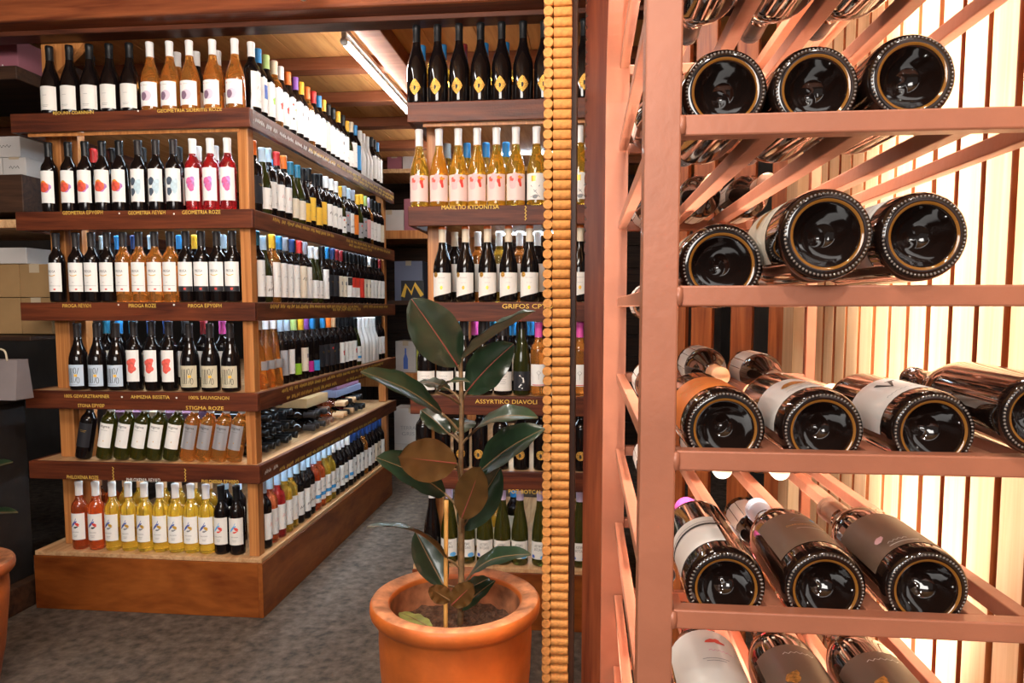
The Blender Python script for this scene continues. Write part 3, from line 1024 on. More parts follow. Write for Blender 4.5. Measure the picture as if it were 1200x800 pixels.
back_row(0, [(117, 'burgundy', 'dark', 'black'), (216, 'burgundy', 'rose', 'white'), (238, 'burgundy', 'dark', 'white'), (262, 'burgundy', 'rose', 'white')], .13)
back_row(1, [(115, 'bordeaux', 'dark', 'red'), (137, 'bordeaux', 'dark', 'black'), (172, 'bordeaux', 'dark', 'black'), (214, 'bordeaux', 'dark', 'black'), (236, 'bordeaux', 'cherry', 'white'), (256, 'bordeaux', 'cherry', 'white')], .15)
back_row(2, [(121, 'bordeaux', 'dark', 'pale blue'), (139, 'bordeaux', 'dark', 'blue'), (158, 'bordeaux', 'dark', 'dark blue'), (178, 'bordeaux', 'dark', 'pale blue'), (211, 'bordeaux', 'dark', 'blue'), (229, 'bordeaux', 'dark', 'yellow'), (262, 'bordeaux', 'dark', 'pale blue')], .17)
back_row(3, [(121, 'bordeaux', 'dark', 'teal'), (136, 'bordeaux', 'dark', 'blue'), (152, 'bordeaux', 'dark', 'teal'), (173, 'bordeaux', 'dark', 'dark blue'), (192, 'bordeaux', 'dark', 'dark blue'), (214, 'bordeaux', 'dark', 'charcoal'), (236, 'bordeaux', 'dark', 'dark red'), (258, 'bordeaux', 'dark', 'pink')], .17)
back_row(5, [(103, 'bordeaux', 'coral', 'tan'), (119, 'bordeaux', 'coral', 'tan'), (136, 'bordeaux', 'straw', 'tan'), (153, 'bordeaux', 'straw', 'tan'), (181, 'bordeaux', 'straw', 'tan'), (199, 'bordeaux', 'straw', 'tan'), (218, 'bordeaux', 'straw', 'tan'), (236, 'bordeaux', 'straw', 'tan'), (255, 'bordeaux', 'dark', 'pale blue'), (271, 'bordeaux', 'dark', 'pale blue')], .17)

# ------------------------------------------------------------------ bottles along the aisle side
XS = XR - .062
#        (capsule, glass, label, art) from the corner onwards
bw = ('white', None)
SIDE = {
    0: [('white', 'dark', 'white', 'serif'), ('blue', 'dark', 'white', 'blue_fig'), ('green', 'dark', 'white', 'green_fig'), ('cream', 'rose', 'white', 'red_fig'), ('white', 'dark', 'white', 'red_fig'), ('orange', 'dark', 'white', 'dots'),
        ('purple', 'dark', 'white', 'house'), ('yellow', 'dark', 'white', 'house'), ('orange', 'rose', 'white', 'plain'), ('red', 'dark', 'white', 'plain'), ('blue', 'dark', 'white', 'plain'), ('yellow', 'dark', 'cream', 'plain'),
        ('black', 'dark', 'white', 'plain'), ('black', 'dark', 'white', 'plain'), ('yellow', 'dark', 'white', 'house'), ('black', 'dark', 'white', 'plain'), ('yellow', 'olive', 'white', 'plain'), ('cream', 'dark', 'white', 'plain'),
        ('blue', 'dark', 'sky', None), ('white', 'white', 'white', None), ('white', 'white', 'white', None), ('white', 'white', 'white', None), ('black', 'dark', 'white', 'plain'), ('black', 'dark', 'white', 'plain'), ('blue', 'dark', 'white', 'plain')],
    1: [('orange', 'dark', 'black', 'none_dark'), ('pale blue', 'olive', 'white', 'plain'), ('pale blue', 'dark', 'white', 'plain'), ('red', 'dark', 'white', 'serif'), ('orange', 'dark', 'white', 'serif'), ('teal', 'olive', 'cream', None), ('teal', 'olive', 'cream', None),
        ('black', 'dark', 'yellow', 'plain'), ('black', 'dark', 'yellow', 'plain'), ('black', 'dark', 'yellow', 'plain'), ('black', 'dark', 'yellow', 'plain'), ('white', 'dark', 'white', 'kappa'), ('white', 'dark', 'white', 'kappa'), ('white', 'dark', 'white', 'kappa'),
        ('yellow', 'olive', 'white', 'dots'), ('grey', 'dark', 'grey', 'dots'), ('pale blue', 'dark', 'white', 'dark_wave'), ('grey', 'dark', 'orange', None), ('yellow', 'olive', 'grey', 'dots'), ('yellow', 'dark', 'grey', 'dots'), ('green', 'dark', 'pink', None),
        ('lilac', 'rose', 'white', 'script'), ('black', 'dark', 'white', 'script'), ('black', 'dark', 'white', 'plain'), ('black', 'dark', 'cream', 'plain')],
    2: [('teal', 'dark', 'white', 'script'), ('pale blue', 'olive', 'white', 'dark_wave'), ('yellow', 'rose', 'white', 'script'), ('blue', 'dark', 'white', 'script'), ('grey', 'dark', 'white', 'script'), ('dark blue', 'dark', 'white', 'script'), ('red', 'dark', 'cream', 'kappa'),
        ('grey', 'dark', 'white', 'script'), ('white', 'olive', 'white', 'plain'), ('white', 'olive', 'white', 'plain'), ('black', 'dark', 'white', 'house'), ('blue', 'dark', 'black', 'none_dark'), ('dark blue', 'dark', 'black', 'none_dark'), ('dark red', 'dark', 'cream', 'house'),
        ('dark red', 'dark', 'cream', 'house'), ('black', 'dark', 'white', 'black_top'), ('black', 'dark', 'white', 'red_band'), ('black', 'dark', 'white', 'red_band'), ('black', 'dark', 'red', None), ('black', 'dark', 'cream', 'house'), ('black', 'dark', 'cream', 'house'),
        ('white', 'dark', 'white', 'plain'), ('black', 'dark', 'white', 'plain'), ('black', 'dark', 'white', 'plain'), ('dark red', 'dark', 'white', 'plain')],
    3: [('white', 'rose', 'silver', None), ('white', 'rose', 'silver', None), ('white', 'rose', 'silver', None), ('pale blue', 'dark', 'grey', None), ('pale blue', 'dark', 'white', 'plain'), ('green', 'dark', 'green', None), ('yellow', 'dark', 'cream', 'house'),
        ('purple', 'dark', 'magenta', None), ('blue', 'dark', 'sky', None), ('black', 'dark', 'black', 'none_dark'), ('blue', 'dark', 'black', 'none_dark'), ('orange', 'dark', 'black', 'dots'), ('tan', 'dark', 'black', 'none_dark'), ('black', 'dark', 'white', 'red_fig'),
        ('black', 'dark', 'white', 'plain'), ('black', 'dark', 'white', 'plain'), ('black', 'dark', 'white', 'red_fig'), ('black', 'olive', 'white', 'wave'), ('white', 'white', 'white', None), ('white', 'white', 'white', None), ('white', 'white', 'white', None),
        ('white', 'white', 'white', None), ('white', 'white', 'white', None), ('black', 'dark', 'white', 'plain'), ('black', 'dark', 'white', 'plain')],
    5: [('pale blue', 'dark', 'white', 'serif'), ('pale blue', 'coral', 'white', 'serif'), ('pale blue', 'cherry', 'white', 'serif'), ('pale blue', 'straw', 'white', 'script'), ('pale blue', 'straw', 'white', 'script'), ('pale blue', 'dark', 'white', 'dark_wave'),
        ('pale blue', 'dark', 'white', 'dark_wave'), ('pale blue', 'dark', 'white', 'dark_wave'), ('pale blue', 'coral', 'white', 'wave'), ('pale blue', 'coral', 'white', 'wave'), ('pale blue', 'straw', 'white', 'wave'), ('pale blue', 'straw', 'white', 'wave'),
        ('white', 'dark', 'white', 'dark_wave'), ('white', 'dark', 'white', 'dark_wave'), ('white', 'dark', 'white', 'wave'), ('white', 'dark', 'white', 'wave'), ('dark blue', 'dark', 'white', 'house'), ('dark blue', 'dark', 'white', 'house'), ('dark blue', 'dark', 'white', 'house'),
        ('dark blue', 'rose', 'white', 'house'), ('dark blue', 'dark', 'white', 'house'), ('dark blue', 'dark', 'white', 'house'), ('dark blue', 'dark', 'cream', 'house'), ('dark blue', 'dark', 'cream', 'house'), ('dark blue', 'dark', 'white', 'plain')],
}
COLW = {'white': 'white', 'off_white': 'off-white', 'pale_blue': 'pale blue', 'sky': 'sky-blue'}
ARTW = {'serif': 'red scrawl', 'blue_fig': 'blue square', 'green_fig': 'green figure', 'red_fig': 'red figure', 'dots': 'coloured dots', 'house': 'grey motif', 'plain': 'fine print', 'none_dark': 'gold lines',
        'kappa': 'black lettering', 'dark_wave': 'black scrawl', 'script': 'grey script', 'black_top': 'black top', 'red_band': 'red top', 'wave': 'blue band'}
shape('burgundy_side', 0.038, 0.298, burgundy(0.038, 0.298), lab=(0.026, 0.120), half=1.1)
shape('bordeaux_side', 0.036, 0.312, bordeaux(0.036, 0.312), lab=(0.040, 0.160), half=1.15)
for i, row in SIDE.items():
    n = len(row)
    ya = Y0 + .155
    ye = YF - .19 if i < 5 else YF - .25
    for q, (cap, g, lb, art) in enumerate(row):
        y = ya + (ye - ya) * q / (n - 1)
        sh = 'bordeaux_side'
        labz = None
        if i == 0:
            labz = (.035, .185)
        if i == 3 and q < 3:
            sh, labz = 'flute', None
        elif g in ('olive', 'white') or lb in ('yellow',) and q % 2:
            sh, labz = 'burgundy_side', None
        if i == 3 and lb in ('green', 'magenta', 'sky'):
            labz = (.03, .085)
        if i == 2 and q < 11 and sh == 'bordeaux_side':
            labz = (.025, .185)
        x = XS + (RNG.uniform(-.004, .004))
        t = '%s bottle, %s capsule, %s label%s, aisle side, %s' % (GLASS_WORD[g], cap, COLW.get(lb, lb), ' with ' + ARTW[art] if art else '', TN[i])
        bottle(sh, g, cap, None if g == 'white' else lb, art, stand(x, y, ZT[i] + .0024, math.pi / 2), t, 'bottles on the %s along the aisle' % TN[i], lab=labz)
# a few of the row behind, seen between the necks of the first
for i, q, cap in [(1, 1, 'blue'), (2, 1, 'yellow'), (2, 2, 'dark blue'), (3, 7, 'teal'), (5, 0, 'pale blue')]:
    BACK.append(('bordeaux_side', 'dark', cap, stand(XS - .10, Y0 + .36 + q * .20, ZT[i] + .0024, math.pi / 2)))

# lying bottles of the fifth tier, necks to the aisle, and the flat gift boxes behind them
def lying(x, y, z, g, cap, text):
    M = Matrix.Translation((x, y, z)) @ Matrix.Rotation(math.pi / 2, 4, 'Y') @ Matrix.Rotation(RNG.uniform(0, 6), 4, 'Z')
    bottle('claret', g, cap, 'black', None, M, text, 'bottles lying on the fifth tier')


r_ = .0364
zt = ZT[4]
for rowi, cnt in enumerate((6, 5, 4, 2)):
    for q in range(cnt):
        lying(XR - .36 + RNG.uniform(-.01, .01), Y0 + .20 + (q + rowi * .5) * .0738, zt + r_ + rowi * .0642, 'dark', 'black', 'dark bottle in the stack lying behind the corner post, neck to aisle')
for rowi, cnt in enumerate((5, 4)):
    for q in range(cnt):
        lying(XR - .36 + RNG.uniform(-.01, .01), Y0 + .78 + (q + rowi * .5) * .0738, zt + r_ + rowi * .0642, 'dark', 'bronze' if q > 2 else 'charcoal', 'dark bottle in the middle lying stack on the fifth tier')
for rowi, cnt in enumerate((7, 6)):
    for q in range(cnt):
        g = ('coral', 'rose', 'dark', 'cherry', 'dark', 'dark', 'dark')[q]
        lying(XR - .36 + RNG.uniform(-.01, .01), Y0 + 1.24 + (q + rowi * .5) * .0738, zt + r_ + rowi * .0642, g, 'tan' if g != 'dark' else 'black', '%s bottle in the far lying stack on the fifth tier' % GLASS_WORD[g])


def carton(name, x0, x1, y0, y1, z0, z1, m, label, cat='box', text=None, group=None, face='-Y'):
    t = empty(name, ((x0 + x1) / 2, (y0 + y1) / 2, z0))
    tag(t, label, cat, group)
    box('carton_body', x0, x1, y0, y1, z0, z1, m, t, .003)
    # lid seam and tape
    cx = (x0 + x1) / 2
    box('lid_tape', cx - .025, cx + .025, y0 - .0012, y1 + .0012, z1 - .04 if z1 - z0 > .12 else z1 - .01, z1 + .0012, plain('tape', (0.45, 0.36, 0.25), 0.3), t, 0)
    if text:
        for s, dx, dz, w, h, mt in text:
            vv, ff = fit_text(s, w, h) if s else squiggle(w, h)
            o = link('printed_lettering', mesh_from('printed_lettering', [(a, 0, b) for a, b in vv], ff, C[mt]), t)
            o.location = (dx, -(y1 - y0) / 2 - .0015, dz)
    return t


M_PURPLE = plain('box_purple', (0.14, 0.06, 0.10), 0.5)
M_BLUEBOX = plain('box_blue_grey', (0.16, 0.18, 0.27), 0.5)
M_KRAFT = plain('cardboard_kraft', (0.30, 0.18, 0.075), 0.75, var=0.12, scale=6)
M_WHITEBOX = plain('cardboard_white', (0.50, 0.47, 0.45), 0.7, var=0.06, scale=6)
M_PINKBOX = plain('cardboard_mauve', (0.30, 0.10, 0.13), 0.6)
carton('gift_box', XR - .80, XR - .40, Y0 + .18, Y0 + .70, zt + .001, zt + .2, M_PURPLE, 'dark purple gift box standing behind the lying bottles')
for ya, yb, z0_, z1_, m, lab_ in [(.80, 1.12, .138, .190, M_KRAFT, 'flat tan gift box on the middle lying bottles'), (1.26, 1.74, .138, .180, M_BLUEBOX, 'flat blue-grey gift box on the far lying bottles'),
                                  (1.28, 1.70, .182, .222, M_PURPLE, 'mauve gift box on top of the blue-grey box')]:
    carton('gift_box', XR - .38, XR - .10, Y0 + ya, Y0 + yb, zt + z0_, zt + z1_, m, lab_)

# ------------------------------------------------------------------ bottles on the unit behind the plant
def s2_row(i, pxs, sh, g, cap, lb, art, text, ybase, **kw):
    for px in pxs:
        p = PY(px, ybase, YB)
        bottle(sh, g, cap, lb, art, stand(p.x, YB, ZT[i] + .0024), text, 'bottles on the %s of the shelving behind the plant' % TN[i], **kw)


def medallion(diamond):
    def f(o, sh):
        S = SHAPES[sh]
        k = ('medal', sh, diamond)
        if k not in _mesh_cache:
            n = 20
            if diamond:
                shp = blob2d(1, 1, 0, 1, n, 4)
                vv = []
                for x, y in shp[0]:
                    c = math.hypot(x, y)
                    r = c / max((abs(x) ** 1.2 + abs(y) ** 1.2) ** (1 / 1.2), 1e-9) if c > 0 else 1
                    vv.append((x * r * .0245, y * r * .033))
                shp = (vv, shp[1])
            else:
                shp = blob2d(.020, .020, .04, 1, n, 4)
            v, fc = wrap(shp, S['R'] + .0012, .065)
            _mesh_cache[k] = mesh_from('gold_medallion', v, fc, C['gold'], smooth=True)
        link('gold_medallion', _mesh_cache[k], o)
        k2 = ('swan', sh)
        if k2 not in _mesh_cache:
            v, fc = wrap(moved(blob2d(.0045, .010, .2, 4, 10, 2), 0, .0), S['R'] + .0016, .062)
            _mesh_cache[k2] = mesh_from('medallion_figure', v, fc, C['ink'])
        link('medallion_figure', _mesh_cache[k2], o)
    return f


def seal(o, sh):
    k = ('seal', sh)
    if k not in _mesh_cache:
        v, f = wrap(moved(blob2d(.010, .011, 0, 1, 14, 3), -.026, 0), SHAPES[sh]['R'] + .0016, .112)
        _mesh_cache[k] = mesh_from('gold_seal', v, f, C['gold'])
    link('gold_seal', _mesh_cache[k], o)


shape('marilto', 0.0388, 0.318, burgundy(0.0388, 0.318), cap=0.068, lab=(0.022, 0.128), half=1.25)
shape('grifos', 0.0388, 0.312, burgundy(0.0388, 0.312), cap=0.072, lab=(0.018, 0.120), half=1.2)
s2_row(0, (489, 513.5, 538.5, 563.5, 588, 613, 637.5, 684), 'tall_burgundy', 'dark', 'black', None, None, 'black bottle with gold diamond medallion on the top tier', 117, extra=medallion(True))
s2_row(1, (492, 515, 537.5, 559.5, 582, 604.5), 'marilto', 'amber', 'white', plain('paper_blush', (0.80, 0.60, 0.55), 0.6), 'blotch_pink', 'amber bottle with red-splashed pink label and white capsule', 240)
s2_row(1, (628.5, 679), 'marilto', 'amber', 'white', 'off_white', 'hourglass', 'amber bottle with grey hourglass label and white capsule', 240)
s2_row(2, (519, 546, 571.5, 596, 620.5, 679), 'grifos', 'dark', 'cream', 'off_white', 'shield', 'dark bottle with gold seal and slant-cut cream label', 353, top='orange', slant=.022, extra=seal)
s2_row(3, (500, 522.5, 545, 567, 589.5), 'grifos', 'dark', 'charcoal', 'off_white', 'letter_text', 'dark bottle with off-white lettered label behind the rubber plant leaves', 464, lab=(.018, .098))
s2_row(3, (611.5,), 'rhine', 'olive', 'black', 'black', 'moon', 'slender bottle with black label and white moon figure', 464, lab=(.02, .10))
s2_row(3, (631, 679), 'slim', 'rose', 'pink', 'white', 'tree', 'rosé bottle with pink capsule and tree label', 464, lab=(.04, .13))
s2_row(4, (497, 519, 541, 562.5, 587, 611, 634.5, 681), 'leaner', 'dark', 'black', None, None, 'black bottle with round gold medallion on the fifth tier', 554, extra=medallion(False))
s2_row(5, (507,), 'rhine', 'dark', 'white', None, None, 'dark slender bottle with white capsule beside the shelf post', 660)
s2_row(5, (527, 547.5, 568.5, 588.8, 609.2, 633, 679), 'rhine', 'green', 'lilac', 'off_white', 'pebble', 'slender green bottle with pebble label on the bottom tier', 660)
back_row(0, [(497, 'burgundy', 'straw', 'blue'), (521, 'burgundy', 'straw', 'blue'), (545, 'burgundy', 'dark', 'dark red'), (569, 'burgundy', 'straw', 'blue'), (593, 'burgundy', 'straw', 'blue')], .16, 's2')
back_row(1, [(525, 'burgundy', 'straw', 'pale blue'), (548, 'burgundy', 'straw', 'blue'), (570, 'burgundy', 'straw', 'blue'), (593, 'burgundy', 'straw', 'blue')], .16, 's2')
back_row(2, [(533, 'bordeaux', 'dark', 'cream'), (560, 'bordeaux', 'rose', 'white'), (585, 'bordeaux', 'straw', 'white'), (609, 'bordeaux', 'rose', 'white'), (630, 'bordeaux', 'dark', 'white')], .16, 's2')
back_row(3, [(534, 'bordeaux', 'dark', 'teal'), (556, 'bordeaux', 'dark', 'pink'), (578, 'bordeaux', 'dark', 'teal'), (601, 'bordeaux', 'dark', 'blue'), (622, 'bordeaux', 'dark', 'blue')], .16, 's2')
back_row(5, [(559, 'burgundy', 'straw', 'teal'), (581, 'burgundy', 'straw', 'dark red'), (602, 'bordeaux', 'dark', 'blue')], .17, 's2')

# all of the rows behind, past the bottles that can be told apart, as one mass
verts, faces, idx, mats = [], [], [], []
for sh, g, cap, M in BACK:
    for me in (body_mesh(sh, g), cap_mesh(sh, cap), label_mesh(sh, C['white'])):
        b = len(verts)
        verts += [M @ v.co for v in me.vertices]
        m = me.materials[0]
        if m not in mats:
            mats.append(m)
        for p in me.polygons:
            faces.append(tuple(q + b for q in p.vertices))
            idx.append(mats.index(m))
o = link('back_row_bottles', mesh_from('back_row_bottles', verts, faces, mats, idx, smooth=True))
tag(o, 'necks and capsules of the bottles behind the first rows on both shelving units', 'wine bottles')
o['kind'] = 'stuff'

# ------------------------------------------------------------------ steel bottle rack
YR, YRB = 0.715, 1.59          # front and back planes of the rack
RH = {k: CAM_H + 0.1816 - 0.1607 * k for k in range(-3, 9)}     # top of the bars of each tier
RX0, RX1 = 0.0535, 0.4780
BAR = .020
rack = empty('wine_rack', ((RX0 + RX1) / 2, (YR + YRB) / 2, 0))
tag(rack, 'copper-painted steel wine rack holding lying bottles beside slatted wall', 'rack')
ZTOP = 2.18
box('post', RX0, RX0 + .0345, YR - .004, YR + .030, 0.001, ZTOP, M_COPPER, rack, .002)
box('post', RX1 - .02, RX1, YR + .001, YR + .021, 0.001, ZTOP, M_COPPER, rack, .002)
box('post', RX1 - .02, RX1, YRB - .02, YRB, 0.001, ZTOP - .12, M_COPPER, rack, .002)
# rear corner post, bent forward at the top to meet the front one
path = [Vector((0.061, YRB - .02, 0.001)), Vector((0.061, YRB - .02, 1.70)), Vector((0.061, YRB - .03, 1.80)), Vector((0.062, YRB - .07, 1.905)), Vector((0.063, YRB - .14, 1.99)), Vector((0.064, YRB - .25, 2.06)), Vector((0.066, YR + .1, 2.165)), Vector((0.068, YR + .03, 2.178))]
P_ = [path[0]] + curve_pts(path[1:], 5)
verts, faces = [], []
for i, p in enumerate(P_):
    t = (P_[min(i + 1, len(P_) - 1)] - P_[max(i - 1, 0)]).normalized()
    u = Vector((1, 0, 0))
    w = u.cross(t).normalized()
    for a, b in ((-1, -1), (1, -1), (1, 1), (-1, 1)):
        verts.append(p + u * a * .0235 + w * b * .014)
for i in range(len(P_) - 1):
    for q in range(4):
        r = (q + 1) % 4
        faces.append((i * 4 + q, i * 4 + r, (i + 1) * 4 + r, (i + 1) * 4 + q))
faces += [(3, 2, 1, 0), tuple(len(verts) - 4 + q for q in range(4))]
bm = bmesh.new()
bv = [bm.verts.new(v) for v in verts]
for f in faces:
    bm.faces.new([bv[q] for q in f])
bo = link('bent_post', finish_bm('bent_post', bm, M_COPPER), rack)
bo.location = -rack.location

# where the bottles' bases show, tier by tier: (x, z) of each base from the photograph, on the plane just behind the bar
FRONT = {-1: [(848, -92), (955, -92), (1067, -92)], 0: [(848, 99), (955, 103), (1067, 95)], 1: [(845, 300), (961, 283), (1084, 284)], 2: [(849, 503), (963, 511), (1092, 517)], 3: [(850, 693), (966, 691), (1085, 694)],
         4: [(851, 862), (962, 862), (1076, 862)]}
RR = .0418
YBASE = YR + .0225
colx, RAILS = {}, {}
for k, pts in FRONT.items():
    colx[k] = [PY(px, py, YBASE + .004).x for px, py in pts]
    colx[k][0] = max(colx[k][0], RX0 + .0345 + RR + .0022)
    for a in (1, 2):
        colx[k][a] = max(colx[k][a], colx[k][a - 1] + 2 * RR + .0006)
for k in (-2, 5, 6, 7):
    colx[k] = colx[-1] if k < 0 else colx[4]
for k in range(-2, 8):
    z1 = RH[k]
    box('front_bar', RX0 + .035, RX1 - .0205, YR, YR + .020, z1 - BAR, z1, M_COPPER, rack, .0018)
    box('back_bar', RX0 + .032, RX1 - .0205, YRB - .02, YRB, z1 - BAR, z1, M_COPPER, rack, .0018)
    c = colx[k]
    rails = [RX0 + .020, (c[0] + c[1]) / 2, (c[1] + c[2]) / 2, min(c[2] + .047, RX1 - .065), RX1 - .044]
    RAILS[k] = rails
    for n, x in enumerate(rails):
        w = .009 if 0 < n < 4 else .0085
        y1_ = YRB - .0205
        box('rail', x - w, x + w, YR + (.031 if n == 0 else .0205 if n < 4 else .0215), y1_ - (.02 if n == 0 else 0), z1 - BAR + .001, z1 - .001, M_COPPER, rack, .0015)
    # weld bead where the bar meets the post
    v, f = lathe([(0, 0), (.004, .002), (.0046, .010), (.004, .018), (0, .020)], 8)
    wb = link('weld_bead', mesh_from('weld_bead', v, f, M_COPPER, smooth=True), rack)
    wb.location = Vector((RX0 + .0348, YR - .0005, z1 - BAR)) - rack.location


def rack_profile(R, H, sl):
    """heavy bottle with a deep punt; sl: 0 bordeaux, 1 burgundy"""
    base = [(0, .034), (.0035, .0335), (.006, .0300), (.010, .0285), (R * .42, .0230), (R * .58, .0130), (R * .66, .0045), (R * .70, .0012), (R * .76, .0002), (R * .84, .0004), (R * .90, .0015), (R * .96, .0045), (R * .99, .0085), (R, .013)]
    if sl:
        s = H / .30
        top = [(R, .140 * s), (R * .965, .157 * s), (R * .87, .175 * s), (R * .70, .196 * s), (R * .52, .214 * s), (.0172, .230 * s), (.0150, .250 * s)]
    else:
        s = H / .30
        top = [(R, .180 * s), (R * .975, .192 * s), (R * .88, .204 * s), (R * .66, .217 * s), (.0190, .228 * s), (.0155, .242 * s)]
    return base + top + [(.0146, H - .016), (.0160, H - .0155), (.0160, H - .003), (.0140, H), (0, H)]


shape('rack_burgundy', RR, 0.298, rack_profile(RR, 0.298, 1), seg=56, neck=.0148, cap=.062, lab=(.040, .125), half=1.25)
shape('rack_bordeaux', RR - .0008, 0.300, rack_profile(RR - .0008, 0.300, 0), seg=56, neck=.0150, cap=.065, lab=(.032, .125), half=1.25)
shape('rear_burgundy', .0395, 0.290, burgundy(.0395, 0.290), seg=28, lab=(.03, .13), half=2.6)
M_RACKGLASS = plain('glass_rack_dark', (0.008, 0.004, 0.003), 0.05, coat=0.8)
M_AMBER_GLOW = plain('glass_rack_amber', (0.20, 0.08, 0.012), 0.08, coat=0.5)  # glow refracted in the bottle foot, painted as amber colour
M_BEAD = plain('glass_bead_glint', (0.20, 0.17, 0.15), 0.12, metal=0.5, coat=0.5)  # lighter metallic colour puts the glints into the beads
G['rack'] = M_RACKGLASS
G['rack_amber'] = M_AMBER_GLOW
GLASS_WORD['rack'] = 'dark'
_icos = None


def knurl_mesh(R, n, style):
    key = ('knurl', round(R, 4), n, style)
    if key not in _mesh_cache:
        bm = bmesh.new()
        for i in range(n):
            a = 2 * math.pi * i / n
            M = Matrix.Rotation(a, 4, 'Z') @ Matrix.Translation((R * .868, 0, .0007)) @ Matrix.Rotation(math.radians(28), 4, 'Y')
            M = M @ Matrix.Diagonal((.0027 if style else .0017, .0012 if style else .0015, .0014, 1))
            bmesh.ops.create_icosphere(bm, subdivisions=1, radius=1, matrix=M)
        me = finish_bm('knurled_ring', bm, M_BEAD, smooth=True)
        _mesh_cache[key] = me
    return _mesh_cache[key]


def seat(k, x, R):
    """height of the axis of a bottle that lies between the rails of tier k"""
    R += .0016
    z = RH[k] - .001 - R * .25
    for e in RAILS[k]:
        d = min(abs(x - e + .009), abs(x - e - .009))
        if d < R:
            z = max(z, RH[k] - .001 + math.sqrt(R * R - d * d))
    return z + .0004


def rack_bottle(k, n, sh, g, cap, lab_, art, text, spin=0.0, base_y=YBASE, dz=None, dx=0.0, yaw=0.0, pitch=0.0, labz=None, half=None, style=0, top=None):
    px, py = FRONT[k][n]
    S = SHAPES[sh]
    x = colx[k][n] + dx
    c = colx[k]
    z = seat(k, x, S['R']) if dz is None else RH[k] + dz + .0018
    M = Matrix.Translation((x, base_y, z)) @ Matrix.Rotation(yaw, 4, 'Z') @ Matrix.Rotation(-math.pi / 2 + pitch, 4, 'X') @ Matrix.Rotation(spin, 4, 'Z')
    o = bottle(sh, g, cap, lab_, art, M, text, 'bottles lying in the front of the steel rack', lab=labz, half=half, top=top)
    kr = link('knurled_ring', knurl_mesh(S['R'], 64 if not style else 56, style), o)
    kr['kind'] = 'stuff'
    return o


ART.update({
    'crest': lambda h: [(C['gold'], moved(blob2d(.011, .012, .4, 3), 0, h * .05)), (C['ink_gold'], moved(squiggle(.026, .004), 0, -h * .18))] + lines(h, -h * .32, 2, .03),
    'vee': lambda h: [(C['ink'], stroke2d([(-.010, h * .25), (-.002, -h * .08), (.006, h * .25)], .005)), (C['ink'], stroke2d([(.0, h * .22), (.011, h * .26)], .003)), (C['ink_grey'], moved(squiggle(.04, .004), 0, -h * .36))] ,
    'gold_script': lambda h: [(C['gold'], moved(scribble2d(.055, .014, 21, .0016), 0, h * .1)), (C['gold'], moved(scribble2d(.045, .010, 23, .0014), 0, -h * .18))],
    'band_black': lambda h: [(C['ink'], moved(rect2d(.082, h * .07, 14), .0, h * .18)), (C['ink_grey'], moved(rect2d(.082, h * .02, 14), .0, h * .28))],
    'eye': lambda h: [(C['ink_grey'], stroke2d([(-.014, h * .22), (-.006, h * .32), (.004, h * .34), (.010, h * .28), (.002, h * .20), (-.008, h * .20), (-.014, h * .24)], .0016)), (C['ink_sky'], moved(blob2d(.0035, .0045, .2, 2, 10, 2), .013, h * .30)),
                      (C['gold'], moved(fit_text('DIAMANTOPETRA', .046, .0045), 0, h * .06))] + lines(h, -h * .06, 1, .03, m='silver'),
    'white_caps': lambda h: [(C['white'], moved(squiggle(.020, .004), -.012, -h * .34)), (C['white'], moved(rect2d(.030, .0010, 6), -.008, -h * .42)), (C['pink'], moved(blob2d(.006, .006, .5, 2, 8, 2), -.026, -h * .20))],
    'leaf_red': lambda h: [(C['ink_red'], moved(blob2d(.009, .007, .7, 3, 14, 2), .006, h * .28)), (C['ink_rose'], moved(squiggle(.030, .004), .010, h * .10))] + lines(h, -h * .05, 2, .03),
    'white_title': lambda h: [(C['white'], moved(squiggle(.036, .005), .0, h * .30)), (C['gold'], moved(blob2d(.010, .010, .5, 6, 12, 2), -.02, -h * .2))],
})
RB = 'in the steel rack'
for k, n, txt in [(-1, 0, 'dark bottle lying on the rack tier above the topmost bar in view, beside the post'), (-1, 1, 'dark bottle lying on the tier above the topmost bar, middle column'), (-1, 2, 'dark bottle lying on the tier above the topmost bar, by the wall')]:
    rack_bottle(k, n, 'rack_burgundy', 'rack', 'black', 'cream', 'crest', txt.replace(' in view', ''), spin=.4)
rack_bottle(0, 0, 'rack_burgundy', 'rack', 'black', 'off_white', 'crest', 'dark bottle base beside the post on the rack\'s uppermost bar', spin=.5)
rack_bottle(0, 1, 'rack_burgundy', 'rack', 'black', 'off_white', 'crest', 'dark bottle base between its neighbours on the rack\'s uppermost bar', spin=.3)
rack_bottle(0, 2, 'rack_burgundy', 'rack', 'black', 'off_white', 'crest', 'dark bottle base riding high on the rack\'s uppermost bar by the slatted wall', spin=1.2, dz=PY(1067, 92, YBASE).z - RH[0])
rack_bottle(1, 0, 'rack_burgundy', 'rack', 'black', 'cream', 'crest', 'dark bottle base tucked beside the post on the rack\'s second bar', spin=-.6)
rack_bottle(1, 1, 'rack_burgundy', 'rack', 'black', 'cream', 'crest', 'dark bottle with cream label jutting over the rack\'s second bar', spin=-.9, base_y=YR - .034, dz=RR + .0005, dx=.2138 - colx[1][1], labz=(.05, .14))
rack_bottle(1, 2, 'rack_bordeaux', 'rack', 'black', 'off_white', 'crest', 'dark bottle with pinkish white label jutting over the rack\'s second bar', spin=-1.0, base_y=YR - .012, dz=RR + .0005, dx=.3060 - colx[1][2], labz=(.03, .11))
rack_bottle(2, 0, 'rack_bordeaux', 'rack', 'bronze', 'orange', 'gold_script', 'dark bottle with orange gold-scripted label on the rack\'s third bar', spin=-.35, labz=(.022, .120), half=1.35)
rack_bottle(2, 1, 'rack_bordeaux', 'rack', 'tan', 'off_white', 'crest', 'dark bottle with white crested label on the rack\'s third bar', spin=-.30, labz=(.024, .105), half=1.4)
